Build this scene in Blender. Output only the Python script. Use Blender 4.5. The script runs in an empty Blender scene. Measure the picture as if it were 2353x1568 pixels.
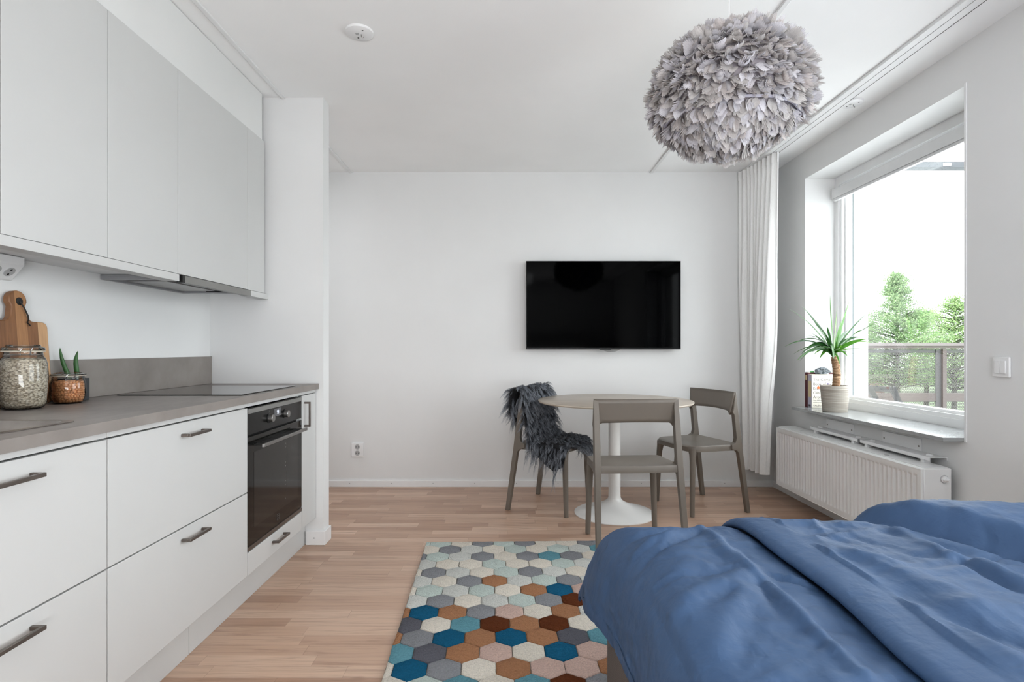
import bpy, bmesh, math, random
import numpy as np
from mathutils import Vector, Matrix, noise as mnoise

random.seed(7)
rng = np.random.default_rng(7)
scene = bpy.context.scene
COL = scene.collection
PI = math.pi

# ------------------------------------------------------------------ camera
F, CX, CY, CAMH = 1280.0, 1175.0, 803.0, 1.092     # focal length in px of the 2353x1568 frame, principal point, eye height
cam_data = bpy.data.cameras.new('camera')
cam = bpy.data.objects.new('camera', cam_data)
COL.objects.link(cam)
cam.location = (0, 0, CAMH)
cam.rotation_euler = (PI / 2, 0, 0)
cam_data.sensor_width = 36.0
cam_data.lens = F / 2353 * 36.0
cam_data.shift_x = (1176.5 - CX) / 2353
cam_data.shift_y = (CY - 784) / 2353
cam_data.clip_start = 0.05
cam_data.clip_end = 300
scene.camera = cam


def at(px, py, Y):          # a photo pixel at a known depth -> world point
    return Vector(((px - CX) * Y / F, Y, CAMH - (py - CY) * Y / F))


def onz(px, py, z=0.0):     # a photo pixel on a horizontal plane -> world point
    Y = (CAMH - z) * F / (py - CY)
    return Vector(((px - CX) * Y / F, Y, z))


# ------------------------------------------------------------------ materials
def lin(r, g, b):
    f = lambda c: (c / 255 / 12.92) if c / 255 <= 0.04045 else ((c / 255 + 0.055) / 1.055) ** 2.4
    return (f(r), f(g), f(b), 1.0)


class NT:
    def __init__(self, name):
        self.m = bpy.data.materials.new(name)
        self.m.use_nodes = True
        self.t = self.m.node_tree
        self.t.nodes.clear()
        self.out = self.t.nodes.new('ShaderNodeOutputMaterial')

    def n(self, kind, **kw):
        nd = self.t.nodes.new('ShaderNode' + kind)
        for k, v in kw.items():
            if k.startswith('_'):
                setattr(nd, k[1:], v)
        return nd

    def put(self, sock, v):
        if isinstance(v, bpy.types.NodeSocket):
            self.t.links.new(v, sock)
        else:
            sock.default_value = v

    def math(self, op, a, b=0.0, c=None, clamp=False):
        nd = self.n('Math', _operation=op, _use_clamp=clamp)
        self.put(nd.inputs[0], a)
        self.put(nd.inputs[1], b)
        if c is not None:
            self.put(nd.inputs[2], c)
        return nd.outputs[0]

    def coord(self, which='Object'):
        return self.n('TexCoord').outputs[which]

    def mapping(self, v, scale=(1, 1, 1), rot=(0, 0, 0), loc=(0, 0, 0)):
        nd = self.n('Mapping')
        self.put(nd.inputs[0], v)
        nd.inputs['Scale'].default_value = scale
        nd.inputs['Rotation'].default_value = rot
        nd.inputs['Location'].default_value = loc
        return nd.outputs[0]

    def noise(self, v, scale=5.0, detail=3.0, rough=0.5, out='Fac', dist=0.0):
        nd = self.n('TexNoise')
        self.put(nd.inputs['Vector'], v)
        nd.inputs['Scale'].default_value = scale
        nd.inputs['Detail'].default_value = detail
        nd.inputs['Roughness'].default_value = rough
        nd.inputs['Distortion'].default_value = dist
        return nd.outputs[out]

    def ramp(self, fac, stops, interp='LINEAR'):
        nd = self.n('ValToRGB')
        self.put(nd.inputs[0], fac)
        cr = nd.color_ramp
        cr.interpolation = interp
        while len(cr.elements) < len(stops):
            cr.elements.new(0.5)
        for e, (p, c) in zip(cr.elements, stops):
            e.position = p
            e.color = c
        return nd.outputs[0]

    def mix(self, fac, a, b, blend='MIX'):
        nd = self.n('Mix', _data_type='RGBA', _blend_type=blend)
        self.put(nd.inputs[0], fac)
        self.put(nd.inputs[6], a)
        self.put(nd.inputs[7], b)
        return nd.outputs[2]

    def bump(self, h, strength=0.3, dist=0.01):
        nd = self.n('Bump')
        nd.inputs['Strength'].default_value = strength
        nd.inputs['Distance'].default_value = dist
        self.put(nd.inputs['Height'], h)
        return nd.outputs[0]

    def bsdf(self, col, rough=0.5, metal=0.0, spec=0.5, normal=None, **kw):
        nd = self.n('BsdfPrincipled')
        self.put(nd.inputs['Base Color'], col)
        self.put(nd.inputs['Roughness'], rough)
        self.put(nd.inputs['Metallic'], metal)
        self.put(nd.inputs['Specular IOR Level'], spec)
        if normal is not None:
            self.put(nd.inputs['Normal'], normal)
        for k, v in kw.items():
            self.put(nd.inputs[k.replace('_', ' ')], v)
        return nd.outputs[0]

    def mixs(self, fac, a, b):
        nd = self.n('MixShader')
        self.put(nd.inputs[0], fac)
        self.put(nd.inputs[1], a)
        self.put(nd.inputs[2], b)
        return nd.outputs[0]

    def done(self, shader):
        self.t.links.new(shader, self.out.inputs[0])
        return self.m


def plain(name, col, rough=0.5, metal=0.0, spec=0.5, var=0.04, vs=8.0, bump=0.0, bs=60.0, **kw):
    """A procedural material: one colour with slight cloudy variation and, if asked, fine relief."""
    m = NT(name)
    co = m.coord()
    d = tuple(max(0, c * (1 - var)) for c in col[:3]) + (1,)
    l = tuple(min(1, c * (1 + var)) for c in col[:3]) + (1,)
    c = m.ramp(m.noise(co, vs, 3), [(0.3, d), (0.7, l)])
    nrm = m.bump(m.noise(co, bs, 4), bump, 0.002) if bump else None
    return m.done(m.bsdf(c, rough, metal, spec, nrm, **kw))


M = {}
M['wall'] = plain('painted_wall', (0.77, 0.77, 0.765, 1), 0.85, var=0.015, vs=2.5, bump=0.06, bs=180, spec=0.2)
M['ceil'] = plain('painted_ceiling', (0.93, 0.93, 0.925, 1), 0.9, var=0.015, vs=2, bump=0.12, bs=120, spec=0.1)
M['trim'] = plain('white_trim_paint', (0.82, 0.82, 0.82, 1), 0.4, var=0.02)
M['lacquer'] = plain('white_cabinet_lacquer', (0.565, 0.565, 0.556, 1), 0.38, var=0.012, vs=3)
M['filler'] = plain('brightened_filler_lacquer', (0.74, 0.74, 0.73, 1), 0.38, var=0.012, vs=3)  # cabinet lacquer made lighter, standing in for light missing near the ceiling
M['carcass'] = plain('white_cabinet_side', (0.72, 0.72, 0.72, 1), 0.5, var=0.02)
M['gapdark'] = plain('dark_gap', (0.05, 0.05, 0.05, 1), 0.8)
M['plastic'] = plain('white_plastic', (0.82, 0.82, 0.82, 1), 0.3, var=0.01)
M['rad'] = plain('white_radiator_enamel', (0.83, 0.83, 0.825, 1), 0.35, var=0.012)
M['black'] = plain('black_plastic', (0.008, 0.008, 0.008, 1), 0.4)
M['greymetal'] = plain('brushed_grey_metal', lin(150, 148, 146), 0.35, 0.9, var=0.06, vs=30)
M['handle'] = plain('dark_bronze_handle', lin(112, 104, 98), 0.35, 0.75, var=0.06, vs=25)
M['steel'] = plain('sink_steel', lin(160, 152, 146), 0.28, 1.0, var=0.08, vs=30)
M['hoodgrey'] = plain('grey_hood_enamel', lin(150, 150, 152), 0.4, 0.3)
M['hoodfront'] = plain('grey_hood_front', lin(140, 139, 136), 0.4, 0.5)
M['blackglass'] = plain('black_cooktop_glass', (0.012, 0.012, 0.012, 1), 0.06, spec=0.75)
M['ovenglass'] = plain('oven_door_glass', (0.006, 0.0055, 0.005, 1), 0.06, spec=0.32)
M['ovenpane'] = plain('oven_inner_window', (0.012, 0.011, 0.010, 1), 0.07, spec=0.5)
M['ovenpanel'] = plain('oven_control_panel', (0.007, 0.007, 0.007, 1), 0.25, spec=0.25)
M['display'] = plain('oven_display', (0.10, 0.10, 0.11, 1), 0.2)
m = NT('lit_digits'); e = m.n('Emission'); e.inputs[0].default_value = (0.85, 0.9, 1, 1); e.inputs[1].default_value = 1.2
M['digits'] = m.done(e.outputs[0])
M['faintmark'] = plain('faint_grey_print', (0.07, 0.07, 0.07, 1), 0.4)
M['tv'] = plain('tv_screen_black', (0.0002, 0.0002, 0.0003, 1), 0.05, spec=0.032)
M['tvframe'] = plain('tv_bezel_black', (0.002, 0.002, 0.002, 1), 0.35, spec=0.2)
M['tableleg'] = plain('white_table_enamel', (0.82, 0.81, 0.79, 1), 0.35, var=0.01)
M['chair'] = plain('taupe_chair_plastic', lin(111, 103, 94), 0.42, var=0.04, vs=5, bump=0.03, bs=300)
M['track'] = plain('white_track', (0.78, 0.78, 0.78, 1), 0.35)
M['rope'] = plain('black_leather_cord', (0.012, 0.010, 0.009, 1), 0.6)
M['soil'] = plain('brown_soil', lin(96, 66, 48), 0.95, var=0.3, vs=60, bump=0.8, bs=90)
M['pot_black'] = plain('dark_grey_pot', (0.035, 0.038, 0.042, 1), 0.5)
M['succ'] = plain('succulent_green', lin(46, 92, 40), 0.45, var=0.3, vs=30)
M['clad'] = plain('grey_window_cladding', lin(176, 174, 172), 0.5)
M['seal'] = plain('dark_rubber_seal', lin(70, 82, 84), 0.6)
M['rail'] = plain('brown_railing_paint', (0.040, 0.028, 0.023, 1), 0.5)
M['railcap'] = plain('pale_railing_cap', (0.10, 0.085, 0.08, 1), 0.5)
M['raildark'] = plain('dark_railing_steel', (0.032, 0.029, 0.028, 1), 0.6)  # darker, greyer tone than the railing paint
M['greywood'] = plain('weathered_grey_wood', (0.014, 0.0135, 0.013, 1), 0.7, var=0.25, vs=18)
M['deck'] = plain('pale_deck', (0.8, 0.8, 0.8, 1), 0.8)
M['beam'] = plain('grey_balcony_beam', (0.045, 0.049, 0.055, 1), 0.6)
M['trunk'] = plain('tree_bark', (0.10, 0.095, 0.08, 1), 0.9, var=0.3, vs=12)
M['brickhouse'] = plain('orange_brick_house', (0.15, 0.062, 0.04, 1), 0.9, var=0.15, vs=4)
M['roofgrey'] = plain('grey_roof', (0.06, 0.06, 0.065, 1), 0.8)
M['housewin'] = plain('dark_house_window', (0.03, 0.035, 0.045, 1), 0.2)
M['lawn'] = plain('lawn_green', (0.055, 0.085, 0.03, 1), 0.95, var=0.3, vs=0.6)
M['bookred'] = plain('dark_red_book_cover', lin(86, 30, 38), 0.5, var=0.1)
M['bookcream'] = plain('cream_book_cover', lin(236, 230, 216), 0.45, var=0.02)
M['bookspine'] = plain('pale_violet_spine', lin(186, 182, 198), 0.5)
M['bookgold'] = plain('buff_spine_panel', lin(214, 196, 150), 0.5)
M['paper'] = plain('book_pages', lin(228, 222, 208), 0.8)
M['ink'] = plain('dark_ink', lin(70, 66, 68), 0.6)
M['inkred'] = plain('orange_print', lin(224, 104, 48), 0.6)
M['inkviolet'] = plain('violet_print', lin(92, 74, 130), 0.6)
M['tab'] = plain('green_page_tab', lin(96, 180, 110), 0.6)
M['rubber'] = plain('jar_rubber_ring', lin(196, 186, 168), 0.6)
M['wire'] = plain('jar_wire', lin(190, 190, 190), 0.25, 1.0)
M['slot'] = plain('outlet_recess_grey', (0.42, 0.42, 0.42, 1), 0.5)
M['blind'] = plain('white_blind_box', (0.70, 0.70, 0.70, 1), 0.5)


def glassy(name, tint, refl=0.08, rough=0.02):
    m = NT(name)
    tr = m.n('BsdfTransparent'); tr.inputs[0].default_value = tint
    gl = m.n('BsdfGlossy'); gl.inputs['Roughness'].default_value = rough
    lw = m.n('Fresnel'); lw.inputs[0].default_value = 1.45
    sc = m.math('MULTIPLY', lw.outputs[0], refl / 0.04, clamp=True)
    return m.done(m.mixs(sc, tr.outputs[0], gl.outputs[0]))


M['pane'] = glassy('window_pane_glass', (0.97, 0.985, 0.98, 1), 0.006)
M['jar'] = glassy('clear_jar_glass', (0.955, 0.96, 0.95, 1), 0.05, 0.03)
M['acrylic'] = glassy('clear_acrylic', (0.8, 0.8, 0.8, 1), 0.05, 0.05)

# oak strip parquet: strips run left to right, random lengths and tones
m = NT('oak_strip_parquet')
xyz = m.n('SeparateXYZ'); m.put(xyz.inputs[0], m.coord())
ROW = 0.0685
ry = m.math('DIVIDE', xyz.outputs[1], ROW)
row = m.math('FLOOR', ry)
wn = m.n('TexWhiteNoise', _noise_dimensions='1D'); m.put(wn.inputs['W'], row)
wn2 = m.n('TexWhiteNoise', _noise_dimensions='1D'); m.put(wn2.inputs['W'], m.math('ADD', row, 71.3))
ln = m.math('MULTIPLY_ADD', wn2.outputs[0], 0.9, 1.7)
ux = m.math('ADD', m.math('MULTIPLY', xyz.outputs[0], ln), m.math('MULTIPLY', wn.outputs[0], 9.0))
colid = m.math('FLOOR', ux)
cmb = m.n('CombineXYZ'); m.put(cmb.inputs[0], row); m.put(cmb.inputs[1], colid)
wid = m.n('TexWhiteNoise', _noise_dimensions='2D'); m.put(wid.inputs['Vector'], cmb.outputs[0])
tone = m.ramp(wid.outputs[0], [(0.0, lin(170, 135, 113)), (0.25, lin(184, 150, 127)), (0.6, lin(193, 160, 137)), (1.0, lin(205, 174, 151))])
gv = m.n('CombineXYZ')
m.put(gv.inputs[0], m.math('MULTIPLY', xyz.outputs[0], 2.2))
m.put(gv.inputs[1], m.math('MULTIPLY', xyz.outputs[1], 38.0))
m.put(gv.inputs[2], m.math('MULTIPLY', wid.outputs[0], 40.0))
grain = m.noise(gv.outputs[0], 1.6, 6, 0.62, dist=0.6)
gcol = m.ramp(grain, [(0.28, (0.66, 0.62, 0.60, 1)), (0.5, (0.95, 0.95, 0.95, 1)), (0.8, (1.08, 1.07, 1.06, 1))])
c = m.mix(1.0, tone, gcol, 'MULTIPLY')
kn = m.noise(m.mapping(m.coord(), (3.0, 11.0, 1)), 1.5, 2)
c = m.mix(m.ramp(kn, [(0.70, (0, 0, 0, 1)), (0.82, (0.5, 0.5, 0.5, 1))]), c, lin(120, 88, 70))
fy = m.math('FRACT', ry)
fx = m.math('FRACT', ux)
s1 = m.math('LESS_THAN', fy, 0.022)
s2 = m.math('LESS_THAN', fx, 0.004)
seam = m.math('MULTIPLY', m.math('MAXIMUM', s1, s2), 0.30)
c = m.mix(seam, c, lin(92, 66, 52))
M['floor'] = m.done(m.bsdf(c, m.math('MULTIPLY_ADD', grain, 0.15, 0.27), 0, 0.45))

# stone grey laminate worktop
m = NT('concrete_grey_laminate')
co = m.coord()
a = m.noise(co, 2.6, 6, 0.6)
b = m.noise(m.mapping(co, (4, 1, 1)), 9, 4)
c = m.ramp(m.math('MULTIPLY_ADD', b, 0.35, m.math('MULTIPLY', a, 0.65)), [(0.3, lin(116, 109, 104)), (0.5, lin(134, 127, 122)), (0.72, lin(150, 144, 139))])
M['worktop'] = m.done(m.bsdf(c, 0.42, 0, 0.45, m.bump(m.noise(co, 300, 3), 0.05, 0.001)))

# dark stone window sill
m = NT('grey_marble_sill')
c = m.ramp(m.noise(m.coord(), 14, 7, 0.7), [(0.25, lin(138, 140, 140)), (0.6, lin(156, 158, 159)), (0.85, lin(172, 174, 175))])
M['sill'] = m.done(m.bsdf(c, 0.16, 0, 0.9))

# taupe table top
m = NT('taupe_wood_table_top')
c = m.ramp(m.noise(m.mapping(m.coord(), (3, 18, 3)), 2.0, 5, 0.6), [(0.3, lin(164, 152, 140)), (0.7, lin(188, 176, 162))])
M['tabletop'] = m.done(m.bsdf(c, 0.38, 0, 0.5))
M['tableedge'] = plain('pale_table_edge', lin(196, 186, 172), 0.45)

# acacia board with glued stripes
m = NT('acacia_wood_staves')
sp = m.n('SeparateXYZ'); m.put(sp.inputs[0], m.coord())
st = m.math('FLOOR', m.math('MULTIPLY', m.math('ADD', sp.outputs[1], 0.013), 24.0))
w = m.n('TexWhiteNoise', _noise_dimensions='1D'); m.put(w.inputs['W'], st)
base = m.ramp(w.outputs[0], [(0, lin(120, 80, 50)), (0.45, lin(160, 112, 72)), (0.75, lin(186, 140, 98)), (1, lin(214, 176, 134))])
gr = m.noise(m.mapping(m.coord(), (6, 60, 5)), 2.0, 5, 0.6)
c = m.mix(1.0, base, m.ramp(gr, [(0.25, (0.7, 0.66, 0.62, 1)), (0.7, (1.05, 1.05, 1.05, 1))]), 'MULTIPLY')
M['acacia'] = m.done(m.bsdf(c, 0.5))

# oat flakes
m = NT('oat_flakes')
v = m.n('TexVoronoi'); m.put(v.inputs['Vector'], m.mapping(m.coord(), (1, 1, 1.7))); v.inputs['Scale'].default_value = 150
vv = m.n('SeparateColor'); m.put(vv.inputs[0], v.outputs['Color'])
c = m.ramp(vv.outputs[0], [(0, lin(172, 156, 134)), (0.4, lin(208, 195, 174)), (1, lin(236, 226, 208))])
c = m.mix(m.ramp(v.outputs['Distance'], [(0.45, (0, 0, 0, 1)), (0.8, (0.75, 0.75, 0.75, 1))]), c, lin(104, 90, 74))
M['oats'] = m.done(m.bsdf(c, 0.8, 0, 0.2, m.bump(v.outputs['Distance'], 0.6, 0.004)))
M['chickpea'] = plain('chickpea_skin', lin(222, 158, 108), 0.55, var=0.25, vs=90)

# ribbed pot
m = NT('ribbed_taupe_pot')
sp = m.n('SeparateXYZ'); m.put(sp.inputs[0], m.coord())
ring = m.noise(m.mapping(m.coord(), (6, 6, 240)), 1.0, 3)
c = m.ramp(ring, [(0.3, lin(150, 142, 132)), (0.7, lin(184, 178, 168))])
M['pot'] = m.done(m.bsdf(c, 0.7, 0, 0.3, m.bump(ring, 0.7, 0.003)))

# yucca trunk and leaves
m = NT('yucca_bark')
ring = m.noise(m.mapping(m.coord(), (14, 14, 70)), 1.0, 4, 0.7, dist=1.2)
c = m.ramp(ring, [(0.3, lin(72, 52, 38)), (0.48, lin(146, 112, 84)), (0.7, lin(206, 178, 146))])
M['bark'] = m.done(m.bsdf(c, 0.85, 0, 0.2, m.bump(ring, 1.0, 0.01)))
m = NT('yucca_leaf')
at_ = m.n('VertexColor'); at_.layer_name = 'tone'
c = m.mix(0.25, at_.outputs[0], m.ramp(m.noise(m.coord(), 25, 3), [(0.3, lin(34, 76, 28)), (0.7, lin(96, 150, 56))]))
tl = m.n('BsdfTranslucent'); m.put(tl.inputs[0], c)
M['leaf'] = m.done(m.mixs(0.3, m.bsdf(c, 0.32, 0, 0.5), tl.outputs[0]))
# outdoor leaves
m = NT('tree_leaves')
at_ = m.n('VertexColor'); at_.layer_name = 'tone'
tl = m.n('BsdfTranslucent'); m.put(tl.inputs[0], at_.outputs[0])
df = m.n('BsdfDiffuse'); m.put(df.inputs[0], at_.outputs[0])
M['treeleaf'] = m.done(m.mixs(0.4, df.outputs[0], tl.outputs[0]))

# feathers
m = NT('grey_feathers')
at_ = m.n('VertexColor'); at_.layer_name = 'tone'
uv = m.n('TexCoord').outputs['UV']
us = m.n('SeparateXYZ'); m.put(us.inputs[0], uv)
barb = m.noise(m.mapping(uv, (60, 8, 1), (0, 0, 0.6)), 1.0, 2)
c = m.mix(1.0, at_.outputs[0], m.ramp(barb, [(0.3, (0.8, 0.8, 0.8, 1)), (0.7, (1.1, 1.1, 1.1, 1))]), 'MULTIPLY')
tl = m.n('BsdfTranslucent'); m.put(tl.inputs[0], c)
df = m.n('BsdfDiffuse'); m.put(df.inputs[0], c)
M['feather'] = m.done(m.mixs(0.35, df.outputs[0], tl.outputs[0]))
M['shadecore'] = plain('lilac_grey_shade_fabric', lin(160, 154, 160), 0.9)
M['seamband'] = plain('lilac_band', lin(186, 184, 196), 0.7)

# curtain linen
m = NT('white_linen_curtain')
wv = m.noise(m.mapping(m.coord(), (300, 300, 60)), 1.0, 2)
c = m.ramp(wv, [(0.3, (0.90, 0.895, 0.885, 1)), (0.7, (0.96, 0.955, 0.945, 1))])
tl = m.n('BsdfTranslucent'); m.put(tl.inputs[0], c)
M['curtain'] = m.done(m.mixs(0.18, m.bsdf(c, 0.9, 0, 0.1), tl.outputs[0]))

# rug pile: colour per hexagon, tufted relief
m = NT('tufted_rug_pile')
at_ = m.n('VertexColor'); at_.layer_name = 'tone'
tuft = m.noise(m.coord(), 170, 4, 0.7)
tuft2 = m.noise(m.mapping(m.coord(), (1, 1.6, 1)), 95, 3)
c = m.mix(1.0, at_.outputs[0], m.ramp(tuft, [(0.25, (0.74, 0.74, 0.74, 1)), (0.65, (1.06, 1.06, 1.06, 1))]), 'MULTIPLY')
M['rug'] = m.done(m.bsdf(c, 0.95, 0, 0.05, m.bump(m.math('ADD', tuft, tuft2), 1.0, 0.010)))

# bedding
m = NT('blue_cotton_duvet')
co = m.coord()
c = m.ramp(m.noise(co, 3, 3), [(0.3, lin(53, 78, 112)), (0.7, lin(60, 86, 121))])
w1 = m.noise(m.mapping(co, (1.0, 1.9, 1.0), (0, 0, 0.5)), 7, 4, 0.5, dist=0.5)
w2 = m.noise(m.mapping(co, (2.0, 1.0, 1.0), (0, 0, -0.35)), 13, 3, 0.5, dist=0.4)
h = m.math('MULTIPLY_ADD', w2, 0.5, w1)
h = m.math('MULTIPLY_ADD', m.noise(co, 85, 3), 0.06, h)
M['duvet'] = m.done(m.bsdf(c, 0.62, 0, 0.32, m.bump(h, 0.32, 0.02)))
m = NT('ribbed_taupe_upholstery')
wv = m.n('TexWave', _wave_type='BANDS', _bands_direction='Z'); m.put(wv.inputs['Vector'], m.coord()); wv.inputs['Scale'].default_value = 70
wv.inputs['Distortion'].default_value = 1.5
c = m.ramp(wv.outputs['Fac'], [(0.2, lin(84, 76, 72)), (0.8, lin(138, 128, 122))])
M['bedfabric'] = m.done(m.bsdf(c, 0.9, 0, 0.15, m.bump(wv.outputs['Fac'], 0.5, 0.003)))
M['mattress'] = plain('white_mattress', (0.7, 0.7, 0.7, 1), 0.9)

# fur: dark roots, slate tips
m = NT('slate_fur')
hi = m.n('HairInfo')
c = m.ramp(hi.outputs['Intercept'], [(0.0, lin(34, 35, 39)), (0.4, lin(88, 92, 100)), (1.0, lin(178, 185, 196))])
c = m.mix(m.math('MULTIPLY', hi.outputs['Random'], 0.6), c, lin(52, 54, 60))
M['fur'] = m.done(m.bsdf(c, 0.45, 0, 0.5))
M['hide'] = plain('dark_hide', (0.014, 0.014, 0.016, 1), 0.9)
m = NT('dark_quartz')
c = m.ramp(m.noise(m.coord(), 40, 4), [(0.3, lin(40, 46, 50)), (0.6, lin(96, 104, 110)), (0.75, lin(190, 196, 200))])
M['rock'] = m.done(m.bsdf(c, 0.3))

# perforated sheet: hexagonal lattice of round holes
m = NT('perforated_railing_sheet')
P_ = 0.0285
sp = m.n('SeparateXYZ'); m.put(sp.inputs[0], m.coord())
def lattice(off):
    fx = m.math('SUBTRACT', m.math('FRACT', m.math('ADD', m.math('DIVIDE', sp.outputs[0], P_), off)), 0.5)
    fz = m.math('SUBTRACT', m.math('FRACT', m.math('ADD', m.math('DIVIDE', sp.outputs[2], P_ * 1.732), off)), 0.5)
    fz = m.math('MULTIPLY', fz, 1.732)
    return m.math('ADD', m.math('MULTIPLY', fx, fx), m.math('MULTIPLY', fz, fz))
d2 = m.math('MINIMUM', lattice(0.0), lattice(0.5))
hole = m.math('LESS_THAN', d2, 0.375 ** 2)
tr = m.n('BsdfTransparent')
M['perf'] = m.done(m.mixs(hole, m.bsdf((0.034, 0.029, 0.027, 1), 0.6), tr.outputs[0]))

# ------------------------------------------------------------------ mesh helpers
ORG = {}


class MB:
    def __init__(self):
        self.v, self.f, self.mi, self.col = [], [], [], []
        self.cur = 0
        self.tone = None

    def add(self, vs, fs):
        b = len(self.v)
        self.v.extend([tuple(p) for p in vs])
        for f in fs:
            self.f.append(tuple(b + i for i in f))
            self.mi.append(self.cur)
            self.col.append(self.tone)
        return self

    def box(self, x0, x1, y0, y1, z0, z1):
        x0, x1 = min(x0, x1), max(x0, x1)
        y0, y1 = min(y0, y1), max(y0, y1)
        z0, z1 = min(z0, z1), max(z0, z1)
        vs = [(x0, y0, z0), (x1, y0, z0), (x1, y1, z0), (x0, y1, z0), (x0, y0, z1), (x1, y0, z1), (x1, y1, z1), (x0, y1, z1)]
        return self.add(vs, [(3, 2, 1, 0), (4, 5, 6, 7), (0, 1, 5, 4), (1, 2, 6, 5), (2, 3, 7, 6), (3, 0, 4, 7)])

    def prism(self, poly, axis, a, b):
        """poly of 2-D points extruded along axis from a to b. axis 'x': (y,z); 'y': (x,z); 'z': (x,y)."""
        def p3(q, t):
            return {'x': (t, q[0], q[1]), 'y': (q[0], t, q[1]), 'z': (q[0], q[1], t)}[axis]
        n = len(poly)
        vs = [p3(q, a) for q in poly] + [p3(q, b) for q in poly]
        fs = [tuple(range(n))[::-1], tuple(range(n, 2 * n))]
        fs += [(i, (i + 1) % n, n + (i + 1) % n, n + i) for i in range(n)]
        return self.add(vs, fs)

    def tube(self, pts, r, n=10, cap=True, flat=None):
        pts = [Vector(p) for p in pts]
        rs = r if isinstance(r, (list, tuple)) else [r] * len(pts)
        vs, fs = [], []
        up = None
        for i, p in enumerate(pts):
            d = (pts[min(i + 1, len(pts) - 1)] - pts[max(i - 1, 0)]).normalized()
            if up is None:
                up = Vector((0, 0, 1)) if abs(d.z) < 0.9 else Vector((1, 0, 0))
            s = d.cross(up).normalized()
            up = s.cross(d).normalized()
            for k in range(n):
                a = 2 * PI * k / n
                vs.append(p + s * math.cos(a) * rs[i] + up * math.sin(a) * rs[i])
        for i in range(len(pts) - 1):
            for k in range(n):
                k2 = (k + 1) % n
                fs.append((i * n + k, i * n + k2, (i + 1) * n + k2, (i + 1) * n + k))
        if cap:
            fs.append(tuple(range(n))[::-1])
            fs.append(tuple(range((len(pts) - 1) * n, len(pts) * n)))
        return self.add(vs, fs)

    def lathe(self, prof, c=(0, 0, 0), n=48, axis='z', cap=True):
        """prof: list of (radius, height) from bottom to top around an axis through c."""
        vs, fs = [], []
        for r, h in prof:
            for k in range(n):
                a = 2 * PI * k / n
                q = (r * math.cos(a), r * math.sin(a), h)
                if axis == 'x':
                    q = (h, r * math.cos(a), r * math.sin(a))
                elif axis == 'y':
                    q = (r * math.sin(a), h, r * math.cos(a))
                vs.append((c[0] + q[0], c[1] + q[1], c[2] + q[2]))
        for i in range(len(prof) - 1):
            for k in range(n):
                k2 = (k + 1) % n
                fs.append((i * n + k, i * n + k2, (i + 1) * n + k2, (i + 1) * n + k))
        if cap:
            if prof[0][0] > 1e-6:
                fs.append(tuple(range(n))[::-1])
            if prof[-1][0] > 1e-6:
                fs.append(tuple(range((len(prof) - 1) * n, len(prof) * n)))
        return self.add(vs, fs)

    def grid(self, fn, nu, nv):
        vs = [fn(i / nu, j / nv) for j in range(nv + 1) for i in range(nu + 1)]
        w = nu + 1
        fs = [(j * w + i, j * w + i + 1, (j + 1) * w + i + 1, (j + 1) * w + i) for j in range(nv) for i in range(nu)]
        return self.add(vs, fs)

    def build(self, name, mat, parent=None, smooth=None, bevel=0.0, seg=2, solid=0.0, sub=0, local=False, org=None, clean=False):
        me = bpy.data.meshes.new(name)
        V = np.array(self.v, dtype=float)
        if local:
            o0 = np.zeros(3)
        elif parent is not None:
            o0 = np.array(ORG[parent.name])
        elif org is not None:
            o0 = np.array(org)
        else:
            lo, hi = V.min(0), V.max(0)
            o0 = np.array([(lo[0] + hi[0]) / 2, (lo[1] + hi[1]) / 2, lo[2]])
        me.from_pydata((V - o0).tolist(), [], self.f)
        mats = mat if isinstance(mat, (list, tuple)) else [mat]
        for mm in mats:
            me.materials.append(mm)
        if len(mats) > 1:
            me.polygons.foreach_set('material_index', self.mi)
        if any(c is not None for c in self.col):
            ca = me.color_attributes.new('tone', 'FLOAT_COLOR', 'CORNER')
            arr = []
            for f, c in zip(self.f, self.col):
                c = c or (1, 1, 1, 1)
                arr.extend(list(c) * len(f))
            ca.data.foreach_set('color', arr)
        me.validate()
        me.update()
        if clean or bevel:
            bm = bmesh.new(); bm.from_mesh(me)
            bmesh.ops.recalc_face_normals(bm, faces=bm.faces)
            bm.to_mesh(me); bm.free()
        o = bpy.data.objects.new(name, me)
        COL.objects.link(o)
        if parent is not None:
            o.parent = parent
            ORG[o.name] = ORG.get(parent.name, (0, 0, 0))
        else:
            o.location = o0
            ORG[o.name] = tuple(o0)
        if solid:
            md = o.modifiers.new('solid', 'SOLIDIFY'); md.thickness = abs(solid); md.offset = -1 if solid > 0 else 1
        if bevel:
            md = o.modifiers.new('bevel', 'BEVEL'); md.width = bevel; md.segments = seg; md.limit_method = 'ANGLE'; md.angle_limit = 0.6
        if sub:
            md = o.modifiers.new('sub', 'SUBSURF'); md.levels = md.render_levels = sub
        if smooth is None:
            smooth = bool(bevel)
        if smooth:
            me.polygons.foreach_set('use_smooth', [True] * len(me.polygons))
            if smooth is True:
                try:
                    me.set_sharp_from_angle(angle=0.7)
                except Exception:
                    pass
        return o


def box(*a):
    return MB().box(*a)


def empty(name, loc, rz=0.0):
    o = bpy.data.objects.new(name, None)
    COL.objects.link(o)
    o.location = loc
    o.rotation_euler = (0, 0, rz)
    o.empty_display_size = 0.05
    ORG[o.name] = tuple(loc)
    return o


def tag(o, label, cat, group=None, kind=None):
    o['label'] = label
    o['category'] = cat
    if group:
        o['group'] = group
    if kind:
        o['kind'] = kind
    return o


def struct(o):
    o['kind'] = 'structure'
    return o


def copy_tree(o, parent=None):
    c = o.copy()
    COL.objects.link(c)
    ORG[c.name] = ORG[o.name]
    if parent is not None:
        c.parent = parent
    for ch in [k for k in o.children]:
        copy_tree(ch, c)
    return c


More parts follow.
